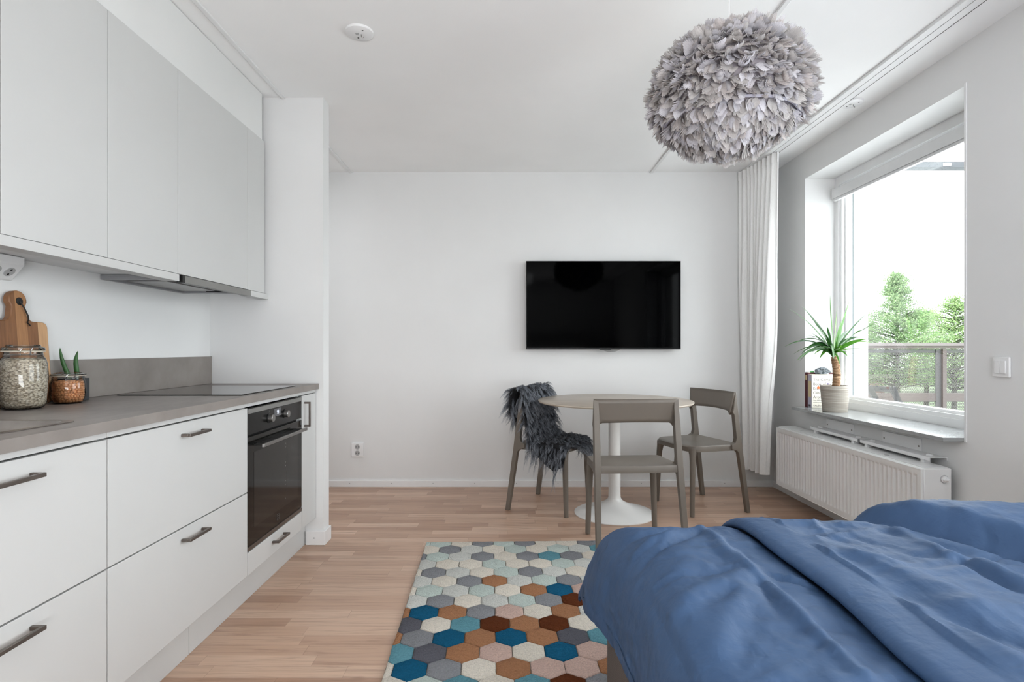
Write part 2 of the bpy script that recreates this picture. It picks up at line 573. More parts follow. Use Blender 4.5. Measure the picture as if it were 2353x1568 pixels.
def text_mesh(s, size, align='LEFT'):
    """flat lettering as mesh data in the xy plane"""
    cu = bpy.data.curves.new('lettering', 'FONT')
    cu.body = s; cu.size = size; cu.align_x = align; cu.resolution_u = 3
    ob = bpy.data.objects.new('lettering_source', cu)
    COL.objects.link(ob)
    dg = bpy.context.evaluated_depsgraph_get()
    me = bpy.data.meshes.new_from_object(ob.evaluated_get(dg))
    vs = [v.co.copy() for v in me.vertices]
    fs = [tuple(p.vertices) for p in me.polygons]
    bpy.data.objects.remove(ob); bpy.data.curves.remove(cu); bpy.data.meshes.remove(me)
    return vs, fs


# ------------------------------------------------------------------ room dimensions
CEIL = 2.5
XL, XR = -1.687, 2.084          # kitchen wall, window wall
YB = 4.426                      # far wall
YR = -2.6                       # wall behind the camera
YS = 3.116                      # face of the partition that ends the kitchen
WY0, WY1, WZ0, WZ1 = 2.56, 3.952, 0.686, 2.302     # window opening
VY0, VY1 = 0.05, 1.75           # second window, out of the picture beside the bed
VZ0, VZ1 = 0.62, 2.302
XG = 2.294                      # room side of the window frames
XO = 2.47                       # outer face of the window wall
XL2 = -3.3                      # passage behind the kitchen partition

struct(box(XL2 - 0.1, XO, YR - 0.1, YB + 0.1, -0.12, 0.0).build('floor', M['floor'], org=(0, 0, 0)))
struct(box(XL2 - 0.1, XO, YR - 0.1, YB + 0.1, CEIL, CEIL + 0.12).build('ceiling', M['ceil'], org=(0, 0, CEIL)))
struct(box(XL2 - 0.1, XO, YB, YB + 0.1, 0, CEIL).build('wall_back', M['wall'], org=(0, YB, 0)))
struct(box(XL - 0.1, XL, YR, YS, 0, CEIL).build('wall_left', M['wall'], org=(XL, 0, 0)))
struct(box(XL2 - 0.1, XL2, YS, YB, 0, CEIL).build('wall_passage', M['wall'], org=(XL2, YB, 0)))
XSTUB = (743 - CX) / F * YS      # free edge of the partition
struct(box(XL2, XSTUB, YS, YS + 0.095, 0, CEIL).build('wall_partition', M['wall'], org=(XL, YS, 0)))
struct(box(XL, XO, YR - 0.1, YR, 0, CEIL).build('wall_front', M['wall'], org=(0, YR, 0)))
wr = MB()
for (a, b, z0, z1) in ((YR, VY0, 0, CEIL), (VY0, VY1, 0, VZ0), (VY0, VY1, VZ1, CEIL), (VY1, WY0, 0, CEIL), (WY0, WY1, 0, WZ0 - 0.02), (WY0, WY1, WZ1, CEIL), (WY1, YB, 0, CEIL)):
    wr.box(XR, XO, a, b, z0, z1)
struct(wr.build('wall_right', M['wall'], org=(XR, 0, 0)))

# skirting with its nail heads
BBH = 0.052


def skirting(name, x0, x1, y0, y1, nails):
    b = box(x0, x1, y0, y1, 0, BBH).build(name, M['trim'], bevel=0.0025, org=((x0 + x1) / 2, (y0 + y1) / 2, 0))
    struct(b)
    for i, (p, ax) in enumerate(nails):
        nm = MB().lathe([(0.0, 0), (0.0035, 0.0), (0.0035, 0.001)], p, 8, ax)
        nm.build('nail_head', M['slot'], b)
    return b


skirting('baseboard_back', XL2, XR, YB - 0.014, YB, [((-1.28 + 0.33 * k, YB - 0.0155, 0.03), 'y') for k in range(10)])
skirting('baseboard_right', XR - 0.014, XR, VY1, YB - 0.014, [((XR - 0.0155, 2.3 + 0.35 * k, 0.03), 'x') for k in range(6)])
sb = MB().prism([(-1.145, YS - 0.014), (XSTUB + 0.014, YS - 0.014), (XSTUB + 0.014, YS + 0.095), (XSTUB, YS + 0.095), (XSTUB, YS), (-1.145, YS)], 'z', 0, 0.078)
b = struct(sb.build('baseboard_partition', M['trim'], bevel=0.002, org=(XSTUB, YS, 0)))
MB().lathe([(0.0, 0), (0.004, 0.0), (0.004, 0.001)], (XSTUB - 0.047, YS - 0.0155, 0.04), 8, 'y').build('nail_head', M['slot'], b)

# surface conduits on the ceiling
struct(box(-1.285, -1.262, YR, YS, CEIL - 0.009, CEIL).build('trim_1', M['trim'], bevel=0.003))
struct(box(-1.285, -1.262, YS + 0.095, YB, CEIL - 0.009, CEIL).build('trim_2', M['trim'], bevel=0.003))
struct(box(1.100, 1.124, YR, YB, CEIL - 0.010, CEIL).build('trim_3', M['trim'], bevel=0.003))

# ------------------------------------------------------------------ kitchen: base units
XF = -1.094                      # cabinet fronts
ZT, ZB = 0.850, 0.149            # top and bottom of the fronts
Y_SINK, Y_DRW, Y_OVEN, Y_NAR, Y_END = 0.909, 1.509, 2.311, 2.911, 3.111
G = 0.0022


def bar_handle(parent, axis, c, length, z, name='handle'):
    """square D handle standing 3 cm off a front; axis 'y' lies level, 'z' stands upright."""
    h = length / 2
    w = 0.010
    x0, x1 = XF + 0.0, XF + 0.032
    mb = MB()
    if axis == 'y':
        mb.box(x1 - 0.009, x1, c - h, c + h, z - w / 2, z + w / 2)
        for s in (-1, 1):
            y = c + s * (h - w / 2)
            mb.box(x0, x1 - 0.009, y - w / 2, y + w / 2, z - w / 2, z + w / 2)
    else:
        mb.box(x1 - 0.009, x1, c - w / 2, c + w / 2, z - h, z + h)
        for s in (-1, 1):
            zz = z + s * (h - w / 2)
            mb.box(x0, x1 - 0.009, c - w / 2, c + w / 2, zz - w / 2, zz + w / 2)
    o = mb.build(name, M['handle'], parent, bevel=0.0012)
    o['label'] = 'dark bronze bar handle'
    return o


def base_unit(name, y0, y1, label, fronts, cat='cabinet', oven=False):
    root = tag(empty(name, ((XL + XF) / 2, (y0 + y1) / 2, 0.12)), label, cat)
    ca = MB()
    t = 0.016
    ca.box(XL + 0.005, XF - 0.021, y0 + 0.001, y0 + t, 0.1495, 0.868)
    ca.box(XL + 0.005, XF - 0.021, y1 - t, y1 - 0.001, 0.1495, 0.868)
    ca.box(XL + 0.005, XL + 0.02, y0 + t, y1 - t, 0.1495, 0.868)
    ca.box(XL + 0.02, XF - 0.021, y0 + t, y1 - t, 0.1495, 0.165)
    ca.build('carcass', M['carcass'], root)
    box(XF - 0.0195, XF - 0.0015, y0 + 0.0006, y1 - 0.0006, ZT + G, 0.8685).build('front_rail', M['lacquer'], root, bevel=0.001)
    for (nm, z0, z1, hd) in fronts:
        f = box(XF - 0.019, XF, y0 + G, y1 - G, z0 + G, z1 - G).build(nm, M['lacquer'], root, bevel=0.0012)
        if hd:
            bar_handle(f, *hd)
    return root


ym = (Y_SINK + Y_DRW) / 2
base_unit('sink_cabinet', Y_SINK, Y_DRW, 'white handled base cabinet under the steel sink', [('drawer', 0.497, ZT, ('y', ym, 0.13, 0.806)), ('drawer', ZB, 0.497, ('y', ym, 0.13, 0.457))])
ym = (Y_DRW + Y_OVEN) / 2
base_unit('drawer_cabinet', Y_DRW, Y_OVEN, 'wide white cabinet with two deep drawers left of the oven', [('drawer', 0.497, ZT, ('y', ym, 0.13, 0.806)), ('drawer', ZB, 0.497, ('y', ym, 0.13, 0.457))])
ym = (Y_OVEN + Y_NAR) / 2
base_unit('oven_cabinet', Y_OVEN, Y_NAR, 'white oven housing with one shallow drawer under the oven', [('drawer', ZB, 0.247, ('y', ym, 0.13, 0.209))])
base_unit('tray_cabinet', Y_NAR, Y_END, 'narrow white tray cabinet with upright handle beside the partition wall', [('door', ZB, ZT, ('z', Y_NAR + 0.036, 0.132, 0.748))])

pl = MB().box(-1.171, -1.153, Y_SINK - 0.6, 1.99, 0.0, 0.148).box(-1.171, -1.153, 1.9915, YS - 0.003, 0.0, 0.148)
tag(pl.build('kitchen_plinth', M['lacquer'], bevel=0.001), 'white plinth board along the floor under the base cabinets', 'plinth')

# worktop with the cut-out for the sink
SX0, SX1, SY0, SY1 = -1.585, -1.165, 1.0, 1.485
W0, W1 = XL + 0.001, -1.076
wt = MB()
for (a, b, c, d) in ((W0, W1, 0.3, SY0), (W0, SX0, SY0, SY1), (SX1, W1, SY0, SY1), (W0, W1, SY1, YS - 0.001)):
    wt.box(a, b, c, d, 0.870, 0.900)
tag(wt.build('worktop', M['worktop'], clean=True), 'brownish grey stone-look worktop running above the white base cabinets', 'worktop')
tag(box(XL + 0.0005, XL + 0.013, 0.3, YS - 0.0015, 0.9005, 1.052).build('backsplash', M['worktop'], bevel=0.001), 'low grey stone-look splashback strip standing behind the worktop', 'backsplash')

# sink
root = tag(empty('kitchen_sink', ((SX0 + SX1) / 2, (SY0 + SY1) / 2, 0.74)), 'brushed steel sink bowl set into the grey worktop', 'sink')
sk = MB()
def ring(inset, z):
    x0, x1, y0, y1 = SX0 + inset, SX1 - inset, SY0 + inset, SY1 - inset
    r = 0.045
    pts = []
    for (cx, cy, a0) in ((x1 - r, y1 - r, 0), (x0 + r, y1 - r, PI / 2), (x0 + r, y0 + r, PI), (x1 - r, y0 + r, 1.5 * PI)):
        for k in range(7):
            a = a0 + k * PI / 12
            pts.append((cx + r * math.cos(a), cy + r * math.sin(a), z))
    return pts
rings = [ring(-0.012, 0.9005), ring(-0.012, 0.9025), ring(0.004, 0.9025), ring(0.010, 0.894), ring(0.018, 0.88), ring(0.03, 0.755), ring(0.05, 0.742)]
n = len(rings[0])
vs = [p for r_ in rings for p in r_]
fs = [(i * n + k, i * n + (k + 1) % n, (i + 1) * n + (k + 1) % n, (i + 1) * n + k) for i in range(len(rings) - 1) for k in range(n)]
fs.append(tuple(range((len(rings) - 1) * n, len(rings) * n)))
sk.add(vs, fs)
sk.build('bowl', M['steel'], root, smooth=True, clean=True)
MB().lathe([(0, 0.743), (0.04, 0.744), (0.043, 0.7425)], ((SX0 + SX1) / 2, (SY0 + SY1) / 2, 0), 24).build('drain', M['greymetal'], root, smooth=True)

# induction hob
root = tag(empty('induction_cooktop', (-1.37, 2.59, 0.9005)), 'black glass induction cooktop lying flush on the worktop above the oven', 'cooktop')
box(-1.630, -1.114, 2.300, 2.880, 0.9005, 0.9045).build('glass_plate', M['blackglass'], root, bevel=0.001)

# oven
OX = XF - 0.002
root = tag(empty('built_in_oven', (-1.35, 2.611, 0.25)), 'black glass built-in oven with steel bar handle and lit display', 'oven')
y0, y1 = Y_OVEN + 0.003, Y_NAR - 0.003
box(-1.62, OX - 0.021, y0 + 0.02, y1 - 0.02, 0.262, 0.84).build('oven_body', M['black'], root)
cp = box(OX - 0.0175, OX, y0, y1, 0.733, 0.846).build('control_panel', M['ovenpanel'], root, bevel=0.001)
box(OX, OX + 0.003, y0 + 0.004, y1 - 0.004, 0.822, 0.842).build('trim_strip', M['hoodfront'], cp, bevel=0.001)
for yk in (2.520, 2.693):
    kn = MB().lathe([(0.0215, 0), (0.0215, 0.003), (0.019, 0.0035)], (OX, yk, 0.780), 28, 'x').build('knob_ring', M['black'], cp, smooth=True)
    MB().lathe([(0.017, 0.003), (0.0175, 0.020), (0.0155, 0.022)], (OX, yk, 0.780), 28, 'x').build('knob', M['greymetal'], kn if False else cp, smooth=True)
box(OX, OX + 0.0012, 2.574, 2.647, 0.780, 0.816).build('display', M['display'], cp)
vs, fs = text_mesh('98', 0.026, 'CENTER')
MB().add([(OX + 0.0016, 2.612 + v.x, 0.790 + v.y) for v in vs], fs).build('display_digits', M['digits'], cp)
for yk in (2.520, 2.693):
    box(OX, OX + 0.0006, yk - 0.002, yk + 0.002, 0.806, 0.816).build('print_mark', M['faintmark'], cp)
dr = box(OX - 0.0175, OX + 0.001, y0, y1, 0.268, 0.724).build('oven_door', M['ovenglass'], root, bevel=0.0015)
box(OX + 0.001, OX + 0.0016, y0 + 0.055, y1 - 0.055, 0.335, 0.655).build('inner_window', M['ovenpane'], dr)
for dz in (0.636, 0.618, 0.545, 0.527, 0.455, 0.437, 0.37):
    MB().lathe([(0, 0.0), (0.0022, 0), (0.0022, 0.0004)], (OX + 0.0017, 2.70, dz), 8, 'x').build('rack_stud', M['greymetal'], dr)
box(OX + 0.0016, OX + 0.0019, 2.716, 2.7175, 0.36, 0.655).build('rack_rail', M['faintmark'], dr)
lg = MB()
for (a, b_, c_, d_) in ((-.013, .013, .012, .0135), (-.013, .013, -.0135, -.012), (-.013, -.0115, -.012, .012), (.0115, .013, -.012, .012)):
    lg.box(OX + 0.0016, OX + 0.002, 2.612 + a, 2.612 + b_, 0.306 + c_, 0.306 + d_)
for k in (-1, 1):
    lg.box(OX + 0.0016, OX + 0.002, 2.612 - 0.008, 2.612 + 0.008, 0.306 + k * 0.005 - 0.001, 0.306 + k * 0.005 + 0.001)
lg.build('maker_mark', M['faintmark'], dr)
box(OX - 0.0175, OX + 0.003, y0, y1, 0.249, 0.2665).build('bottom_trim', M['handle'], root, bevel=0.001)
hb = MB()
hb.box(-1.056, -1.045, 2.357, 2.857, 0.676, 0.691)
o = hb.build('oven_handle', M['greymetal'], dr, bevel=0.002)
o['label'] = 'brushed steel bar handle'
hs = MB()
for yk in (2.40, 2.79):
    hs.box(OX + 0.001, -1.056, yk, yk + 0.024, 0.677, 0.690)
hs.box(OX + 0.001, -1.0565, 2.37, 2.845, 0.6835, 0.6875)
hs.build('handle_bracket', M['black'], dr)

# ------------------------------------------------------------------ kitchen: wall units
XU = -1.36
UB, UT = 1.400, 2.238
Y_U = (0.85, 1.4836, 1.878, 2.273, 2.873, 3.066)


def wall_unit(name, y0, y1, label, doors=True):
    root = tag(empty(name, ((XL + XU) / 2, (y0 + y1) / 2, UB)), label, 'cabinet')
    ca = box(XL + 0.001, XU - 0.021, y0 + 0.001, y1 - 0.001, UB, UT).build('carcass', M['carcass'], root)
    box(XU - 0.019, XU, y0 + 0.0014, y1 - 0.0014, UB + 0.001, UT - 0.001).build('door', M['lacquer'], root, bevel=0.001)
    return root


wall_unit('wall_cabinet', Y_U[0], Y_U[1], 'white wall cabinet door cut by the picture edge over the double outlet')
wall_unit('wall_cabinet', Y_U[1], Y_U[2], 'white handleless wall cabinet above the wooden cutting board')
wall_unit('wall_cabinet', Y_U[2], Y_U[3], 'white handleless wall cabinet between cutting board cabinet and hood cabinet')
wall_unit('wall_cabinet', Y_U[3], Y_U[4], 'wide white wall cabinet with the extractor hood under it')
wall_unit('wall_cabinet', Y_U[4], Y_U[5], 'narrowest white wall cabinet front beside the partition wall')
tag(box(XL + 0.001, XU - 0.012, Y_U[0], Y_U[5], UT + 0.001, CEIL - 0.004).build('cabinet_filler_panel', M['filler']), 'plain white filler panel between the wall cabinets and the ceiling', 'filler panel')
LR = 1.370
tag(box(XU - 0.055, XU + 0.001, Y_U[0], 2.281, LR, UB - 0.0005).build('light_rail', M['lacquer'], bevel=0.001), 'long white edging strip under the wall cabinets left of the hood', 'edging strip', 'edging strips under the wall cabinets')
tag(box(XU - 0.055, XU + 0.001, 2.910, YS - 0.002, LR, UB - 0.0005).build('light_rail', M['lacquer'], bevel=0.001), 'short white edging strip between the hood and the partition wall', 'edging strip', 'edging strips under the wall cabinets')

root = tag(empty('extractor_hood', (-1.52, 2.58, 1.368)), 'slim grey pull-out extractor hood under the wide wall cabinet', 'extractor hood')
hd = MB()
x0, x1, ya, yb = XL + 0.002, XU - 0.03, 2.283, 2.868
hd.box(x0, x1, ya, yb, 1.392, 1.399)
hd.box(x0, x1, ya, ya + 0.02, 1.378, 1.392)
hd.box(x0, x1, 2.83, yb, 1.378, 1.392)
hd.box(x0, x0 + 0.02, ya + 0.02, 2.83, 1.378, 1.392)
hd.build('hood_body', M['hoodgrey'], root, bevel=0.001)
ft = box(XU - 0.022, XU + 0.002, 2.318, 2.905, 1.368, 1.3985).build('hood_front', M['hoodfront'], root, bevel=0.001)
box(XU - 0.022, XU + 0.0025, 2.300, 2.318, 1.368, 1.3985).build('front_cap', M['black'], ft)
box(x0 + 0.03, x1 - 0.10, ya + 0.12, 2.80, 1.385, 1.3915).build('grease_filter', M['greymetal'], root)
box(x1 - 0.16, x1 - 0.03, 2.8275, 2.8299, 1.3825, 1.3885).build('switch_slot', M['black'], root)
for k in range(2):
    MB().lathe([(0.012, 0.0), (0.012, 0.006)], (x1 - 0.23 + 0.04 * k, 2.77, 1.3855), 16).build('hood_lamp', M['plastic'], root)

# double outlet wedged under the wall cabinet
root = tag(empty('corner_outlet', (XL, 1.86, 1.325)), 'white wedge-shaped double power outlet on the wall under the cabinets', 'power outlet')
ya, yb = 1.62, 1.866
MB().prism([(XL + 0.0005, 1.322), (XL + 0.014, 1.322), (XL + 0.058, 1.372), (XL + 0.058, 1.3985), (XL + 0.0005, 1.3985)], 'y', ya, yb).build('outlet_body', M['plastic'], root, bevel=0.003)
nrm = Vector((0.05, 0, -0.044)).normalized()
tng = Vector((0.044, 0, 0.05)).normalized()
for yk in (1.782, 1.832):
    c = Vector((XL + 0.036, yk, 1.347)) + nrm * 0.0004
    sc = MB()
    pts = [c + tng * 0.0175 * math.cos(a) + Vector((0, 1, 0)) * 0.0175 * math.sin(a) for a in [2 * PI * k / 24 for k in range(24)]]
    cc = [p + nrm * 0.0015 for p in pts]
    sc.add(pts + cc, [(k, (k + 1) % 24, 24 + (k + 1) % 24, 24 + k) for k in range(24)] + [tuple(range(24, 48))])
    sk_ = sc.build('socket', M['slot'], root)
    for s in (-1, 1):
        ho = MB()
        q = c + nrm * 0.0018 + tng * 0.009 * s
        ho.add([q + tng * 0.004 * math.cos(a) + Vector((0, 1, 0)) * 0.004 * math.sin(a) for a in [2 * PI * k / 12 for k in range(12)]], [tuple(range(12))])
        ho.build('socket_hole', M['black'], sk_)

# ------------------------------------------------------------------ things on the worktop
# cutting board leaning on the splashback; local frame: y along the wall, z up the board, x thickness
root = tag(empty('cutting_board', (XL + 0.044, 1.872, 0.902)), 'wooden paddle cutting board with leather loop leaning on the kitchen wall', 'cutting board')
root.rotation_euler = (0, -0.072, 0)
half, hb_, hw, top = 0.112, 0.285, 0.030, 0.388
outl = []
def arc(cx, cy, r, a0, a1, k=7):
    return [(cx + r * math.cos(a0 + (a1 - a0) * i / k), cy + r * math.sin(a0 + (a1 - a0) * i / k)) for i in range(k + 1)]
outl += arc(half - 0.02, 0.02, 0.02, -PI / 2, 0) + arc(half - 0.022, hb_ - 0.022, 0.022, 0, PI / 2)
outl += arc(hw + 0.028, hb_ + 0.028, 0.028, 1.5 * PI, PI)
outl += [(hw - 0.004, hb_ + 0.05)] + arc(0, top - 0.034, 0.034, -0.15, PI + 0.15, 12) + [(-hw + 0.004, hb_ + 0.05)]
outl += arc(-hw - 0.028, hb_ + 0.028, 0.028, 0, -PI / 2)
outl += arc(-half + 0.022, hb_ - 0.022, 0.022, PI / 2, PI) + arc(-half + 0.02, 0.02, 0.02, PI, 1.5 * PI)
MB().prism(outl, 'x', -0.011, 0.011).build('board', M['acacia'], root, bevel=0.003, local=True)
MB().lathe([(0.013, 0.0), (0.013, 0.0012), (0.008, 0.0013)], (0.0112, 0.004, top - 0.036), 20, 'x').build('hanging_hole', M['black'], root, local=True)
MB().tube([(0.013, 0.004, top - 0.036), (0.020, 0.012, top - 0.060), (0.018, 0.026, top - 0.084), (0.016, 0.030, top - 0.100), (0.017, 0.022, top - 0.106), (0.015, 0.036, top - 0.118)], 0.0022, 8).build('leather_loop', M['rope'], root, smooth=True, local=True)


def jar(name, c, r, h, neck, label, wires=True):
    x, y = c
    z = 0.9015
    root = tag(empty(name, (x, y, z)), label, 'jar', 'glass preserving jars')
    prof = [(0.0, 0.002), (r * 0.72, 0.0), (r * 0.86, 0.006), (r * 0.95, 0.02), (r, h * 0.30), (r, h * 0.55), (r * 0.97, h * 0.70), (r * 0.90, h * 0.78), (neck, h * 0.83), (neck, h * 0.885)]
    MB().lathe(prof, (x, y, z), 48, cap=False).build('glass_body', M['jar'], root, smooth=True)
    MB().lathe([(neck + 0.001, h * 0.885), (neck + 0.006, h * 0.89), (neck + 0.006, h * 0.905), (neck + 0.001, h * 0.91)], (x, y, z), 48, cap=False).build('rubber_ring', M['rubber'], root, smooth=True)
    MB().lathe([(neck + 0.004, h * 0.91), (neck + 0.006, h * 0.925), (neck + 0.005, h * 0.955), (neck * 0.9, h * 0.975), (neck * 0.86, h), (neck * 0.80, h), (neck * 0.78, h * 0.975), (0, h * 0.972)], (x, y, z), 48, cap=False).build('glass_lid', M['jar'], root, smooth=True)
    w = MB()
    w.tube([(x + (neck + 0.002) * math.cos(a), y + (neck + 0.002) * math.sin(a), z + h * 0.84) for a in [2 * PI * k / 32 for k in range(33)]], 0.0012, 6, False)
    for a0 in (-1.0, -0.55):
        w.tube([(x + (neck + 0.003) * math.cos(a0), y + (neck + 0.003) * math.sin(a0), z + h * 0.84), (x + (neck + 0.009) * math.cos(a0), y + (neck + 0.009) * math.sin(a0), z + h * 0.90), (x + (neck + 0.006) * math.cos(a0 + 0.1), y + (neck + 0.006) * math.sin(a0 + 0.1), z + h * 0.95)], 0.0014, 6)
    w.build('wire_clasp', M['wire'], root, smooth=True)
    return root, z


JX, JY = -1.566, 1.788
rr, jz = jar('oat_jar', (JX, JY), 0.0625, 0.205, 0.049, 'tall glass clip jar full of oats before the cutting board')
r, h = 0.0605, 0.205
ot = MB().lathe([(0.0, 0.005), (r * 0.70, 0.0035), (r * 0.85, 0.008), (r * 0.945, 0.021), (r, h * 0.30), (r, h * 0.55), (r * 0.965, h * 0.69), (r * 0.90, h * 0.765), (r * 0.7, h * 0.79), (0, h * 0.80)], (JX, JY, jz), 48).build('rolled_oats', M['oats'], smooth=True)
tag(ot, 'pale rolled oats filling the tall glass jar', 'oats', kind='stuff')

KX, KY = -1.575, 1.980
rr, jz = jar('chickpea_jar', (KX, KY), 0.052, 0.108, 0.046, 'low glass clip jar of chickpeas right of the oat jar')
cp_ = MB()
r, h = 0.0440, 0.108
ico = bmesh.new(); bmesh.ops.create_icosphere(ico, subdivisions=2, radius=0.0047)
iv = [v.co.copy() for v in ico.verts]; ifs = [tuple(v.index for v in f.verts) for f in ico.faces]; ico.free()
cp_.lathe([(0, 0.004), (r * 0.8, 0.004), (r * 0.9, 0.02), (r * 0.9, h * 0.64), (0, h * 0.66)], (KX, KY, jz), 24)
k = 0
zz = 0.008
while zz < h * 0.70:
    rad = r * (0.80 + 0.16 * min(1, zz / 0.02)) if zz < 0.02 else (r * 0.955 if zz < h * 0.6 else r * (0.955 - 0.1 * (zz / h - 0.6) / 0.1))
    nn = int(2 * PI * rad / 0.0092)
    for q in range(nn):
        a = 2 * PI * (q + 0.5 * (k % 2)) / nn + random.uniform(-.03, .03)
        s = random.uniform(0.9, 1.08)
        c = Vector((KX + rad * math.cos(a), KY + rad * math.sin(a), jz + zz + random.uniform(-.001, .001)))
        cp_.add([c + v * s for v in iv], ifs)
    zz += 0.0081; k += 1
for q in range(60):
    a, rad = random.uniform(0, 2 * PI), r * 0.85 * math.sqrt(random.random())
    c = Vector((KX + rad * math.cos(a), KY + rad * math.sin(a), jz + h * 0.665 + random.uniform(0, .004)))
    cp_.add([c + v for v in iv], ifs)
tag(cp_.build('chickpeas', M['chickpea'], smooth=2), 'dried chickpeas filling the low glass jar', 'chickpeas', kind='stuff')

# small dark pot with two finger-like succulent leaves behind the jars
PX, PY = -1.633, 2.075
root = tag(empty('potted_succulent', (PX, PY, 0.9015)), 'small dark square pot with upright green succulent leaves behind the jars', 'potted plant')
pm = MB()
for (a, b, c, d) in ((-.035, .035, -.035, -.031), (-.035, .035, .031, .035), (-.035, -.031, -.031, .031), (.031, .035, -.031, .031)):
    pm.box(PX + a, PX + b, PY + c, PY + d, 0.9015, 0.984)
pm.box(PX - .031, PX + .031, PY - .031, PY + .031, 0.9015, 0.91)
pm.build('square_pot', M['pot_black'], root)
box(PX - .031, PX + .031, PY - .031, PY + .031, 0.91, 0.972).build('soil', M['soil'], root)
for pts, rs in (([(PX + .0, PY - .012, .97), (PX - .012, PY - .020, 1.02), (PX - .020, PY - .030, 1.06), (PX - .021, PY - .034, 1.10)], [.008, .008, .0065, .0015]),
                ([(PX + .006, PY + .016, .97), (PX + .004, PY + .012, 1.02), (PX + .000, PY + .010, 1.055), (PX + .004, PY + .020, 1.088)], [.007, .009, .008, .0012]),
                ([(PX - .012, PY + .002, .97), (PX - .014, PY + .0, 1.00), (PX - .017, PY - .004, 1.02)], [.006, .006, .001])):
    MB().tube(pts, rs, 12).build('succulent_leaf', M['succ'], root, smooth=2, sub=1)

# ------------------------------------------------------------------ television on the far wall
TY = YB - 0.075
tx0, tx1 = at(1209, 0, TY).x, at(1564.5, 0, TY).x
tz0, tz1 = at(0, 803.0, TY).z, at(0, 600, TY).z
root = tag(empty('television', ((tx0 + tx1) / 2, TY + 0.03, tz0)), 'large black flat television mounted on the white far wall', 'television')
box(tx0, tx1, TY, TY + 0.035, tz0, tz1).build('tv_housing', M['tvframe'], root, bevel=0.003)
box(tx0 + 0.006, tx1 - 0.006, TY - 0.0012, TY - 0.0002, tz0 + 0.012, tz1 - 0.006).build('screen', M['tv'], root)
box(tx0 + 0.35, tx1 - 0.35, TY + 0.0352, YB - 0.0005, tz0 + 0.18, tz1 - 0.18).build('wall_bracket', M['black'], root)
xm = at(1404, 0, TY).x
MB().prism([(xm - 0.07 + 0.14 * k / 12, tz0 - 0.022 * math.sin(PI * k / 12) ** 0.7) for k in range(13)], 'y', TY + 0.002, TY + 0.012).build('sensor_bump', M['acrylic'], root)
box(xm - 0.085, xm + 0.0, TY + 0.001, TY + 0.014, tz0 - 0.006, tz0).build('sensor_housing', M['black'], root)

# double power outlet on the far wall
c = at(822, 1034, YB)
root = tag(empty('wall_outlet', (c.x, YB, c.z - 0.055)), 'white double power outlet on the far wall above the skirting', 'power outlet')
box(c.x - 0.048, c.x + 0.048, YB - 0.012, YB - 0.0005, c.z - 0.055, c.z + 0.055).build('cover_plate', M['plastic'], root, bevel=0.003)
for s in (-1, 1):
    so = MB().lathe([(0.0195, -0.0135), (0.0205, -0.012), (0.0, -0.0121)][::-1], (c.x, YB, c.z + s * 0.024), 28, 'y').build('socket', M['slot'], root, smooth=True)
    for q in (-1, 1):
        MB().lathe([(0.0, -0.0142), (0.0032, -0.0142), (0.0032, -0.013)], (c.x + q * 0.0095, YB, c.z + s * 0.024), 10, 'y').build('socket_hole', M['black'], so)

# ceiling lamp outlets
def ceiling_outlet(px, py, label):
    Y = (CEIL - CAMH) * F / (CY - py)
    c = at(px, py, Y)
    root = tag(empty('ceiling_outlet', (c.x, c.y, CEIL)), label, 'ceiling outlet', 'round lamp outlets on the ceiling')
    MB().lathe([(0.052, -0.014), (0.060, -0.010), (0.061, -0.0005)], (c.x, c.y, CEIL), 40).build('cover_disc', M['plastic'], root, smooth=True)
    mk = MB().box(c.x - 0.016, c.x - 0.002, c.y - 0.012, c.y + 0.004, CEIL - 0.0150, CEIL - 0.0142)
    mk.build('plug_slot', M['slot'], root)
    hk = MB().tube([(c.x + 0.008, c.y, CEIL - 0.014), (c.x + 0.010, c.y - 0.004, CEIL - 0.028), (c.x + 0.016, c.y - 0.002, CEIL - 0.030), (c.x + 0.018, c.y + 0.004, CEIL - 0.022)], 0.0018, 6)
    hk.build('lamp_hook', M['greymetal'], root, smooth=True)
    for dx, dy in ((-0.012, 0.026), (0.022, -0.03)):
        MB().lathe([(0, -0.0149), (0.004, -0.0149), (0.004, -0.0142)], (c.x + dx, c.y + dy, CEIL), 10).build('screw_hole', M['gapdark'], root)


ceiling_outlet(826, 72, 'round white lamp outlet on the open ceiling above the kitchen')
ceiling_outlet(1957, 235, 'round white lamp outlet on the ceiling strip above the window')

# light switch
Y = 2.362
root = tag(empty('light_switch', (XR, Y, 0.975)), 'white square double rocker switch on the wall right of the window', 'light switch')
box(XR - 0.010, XR - 0.0005, Y - 0.041, Y + 0.041, 0.974, 1.060).build('switch_plate', M['plastic'], root, bevel=0.003)
for s in (-1, 1):
    box(XR - 0.015, XR - 0.0105, Y + s * 0.0142 - 0.0135, Y + s * 0.0142 + 0.0135, 0.989, 1.044).build('rocker', M['plastic'], root, bevel=0.002)

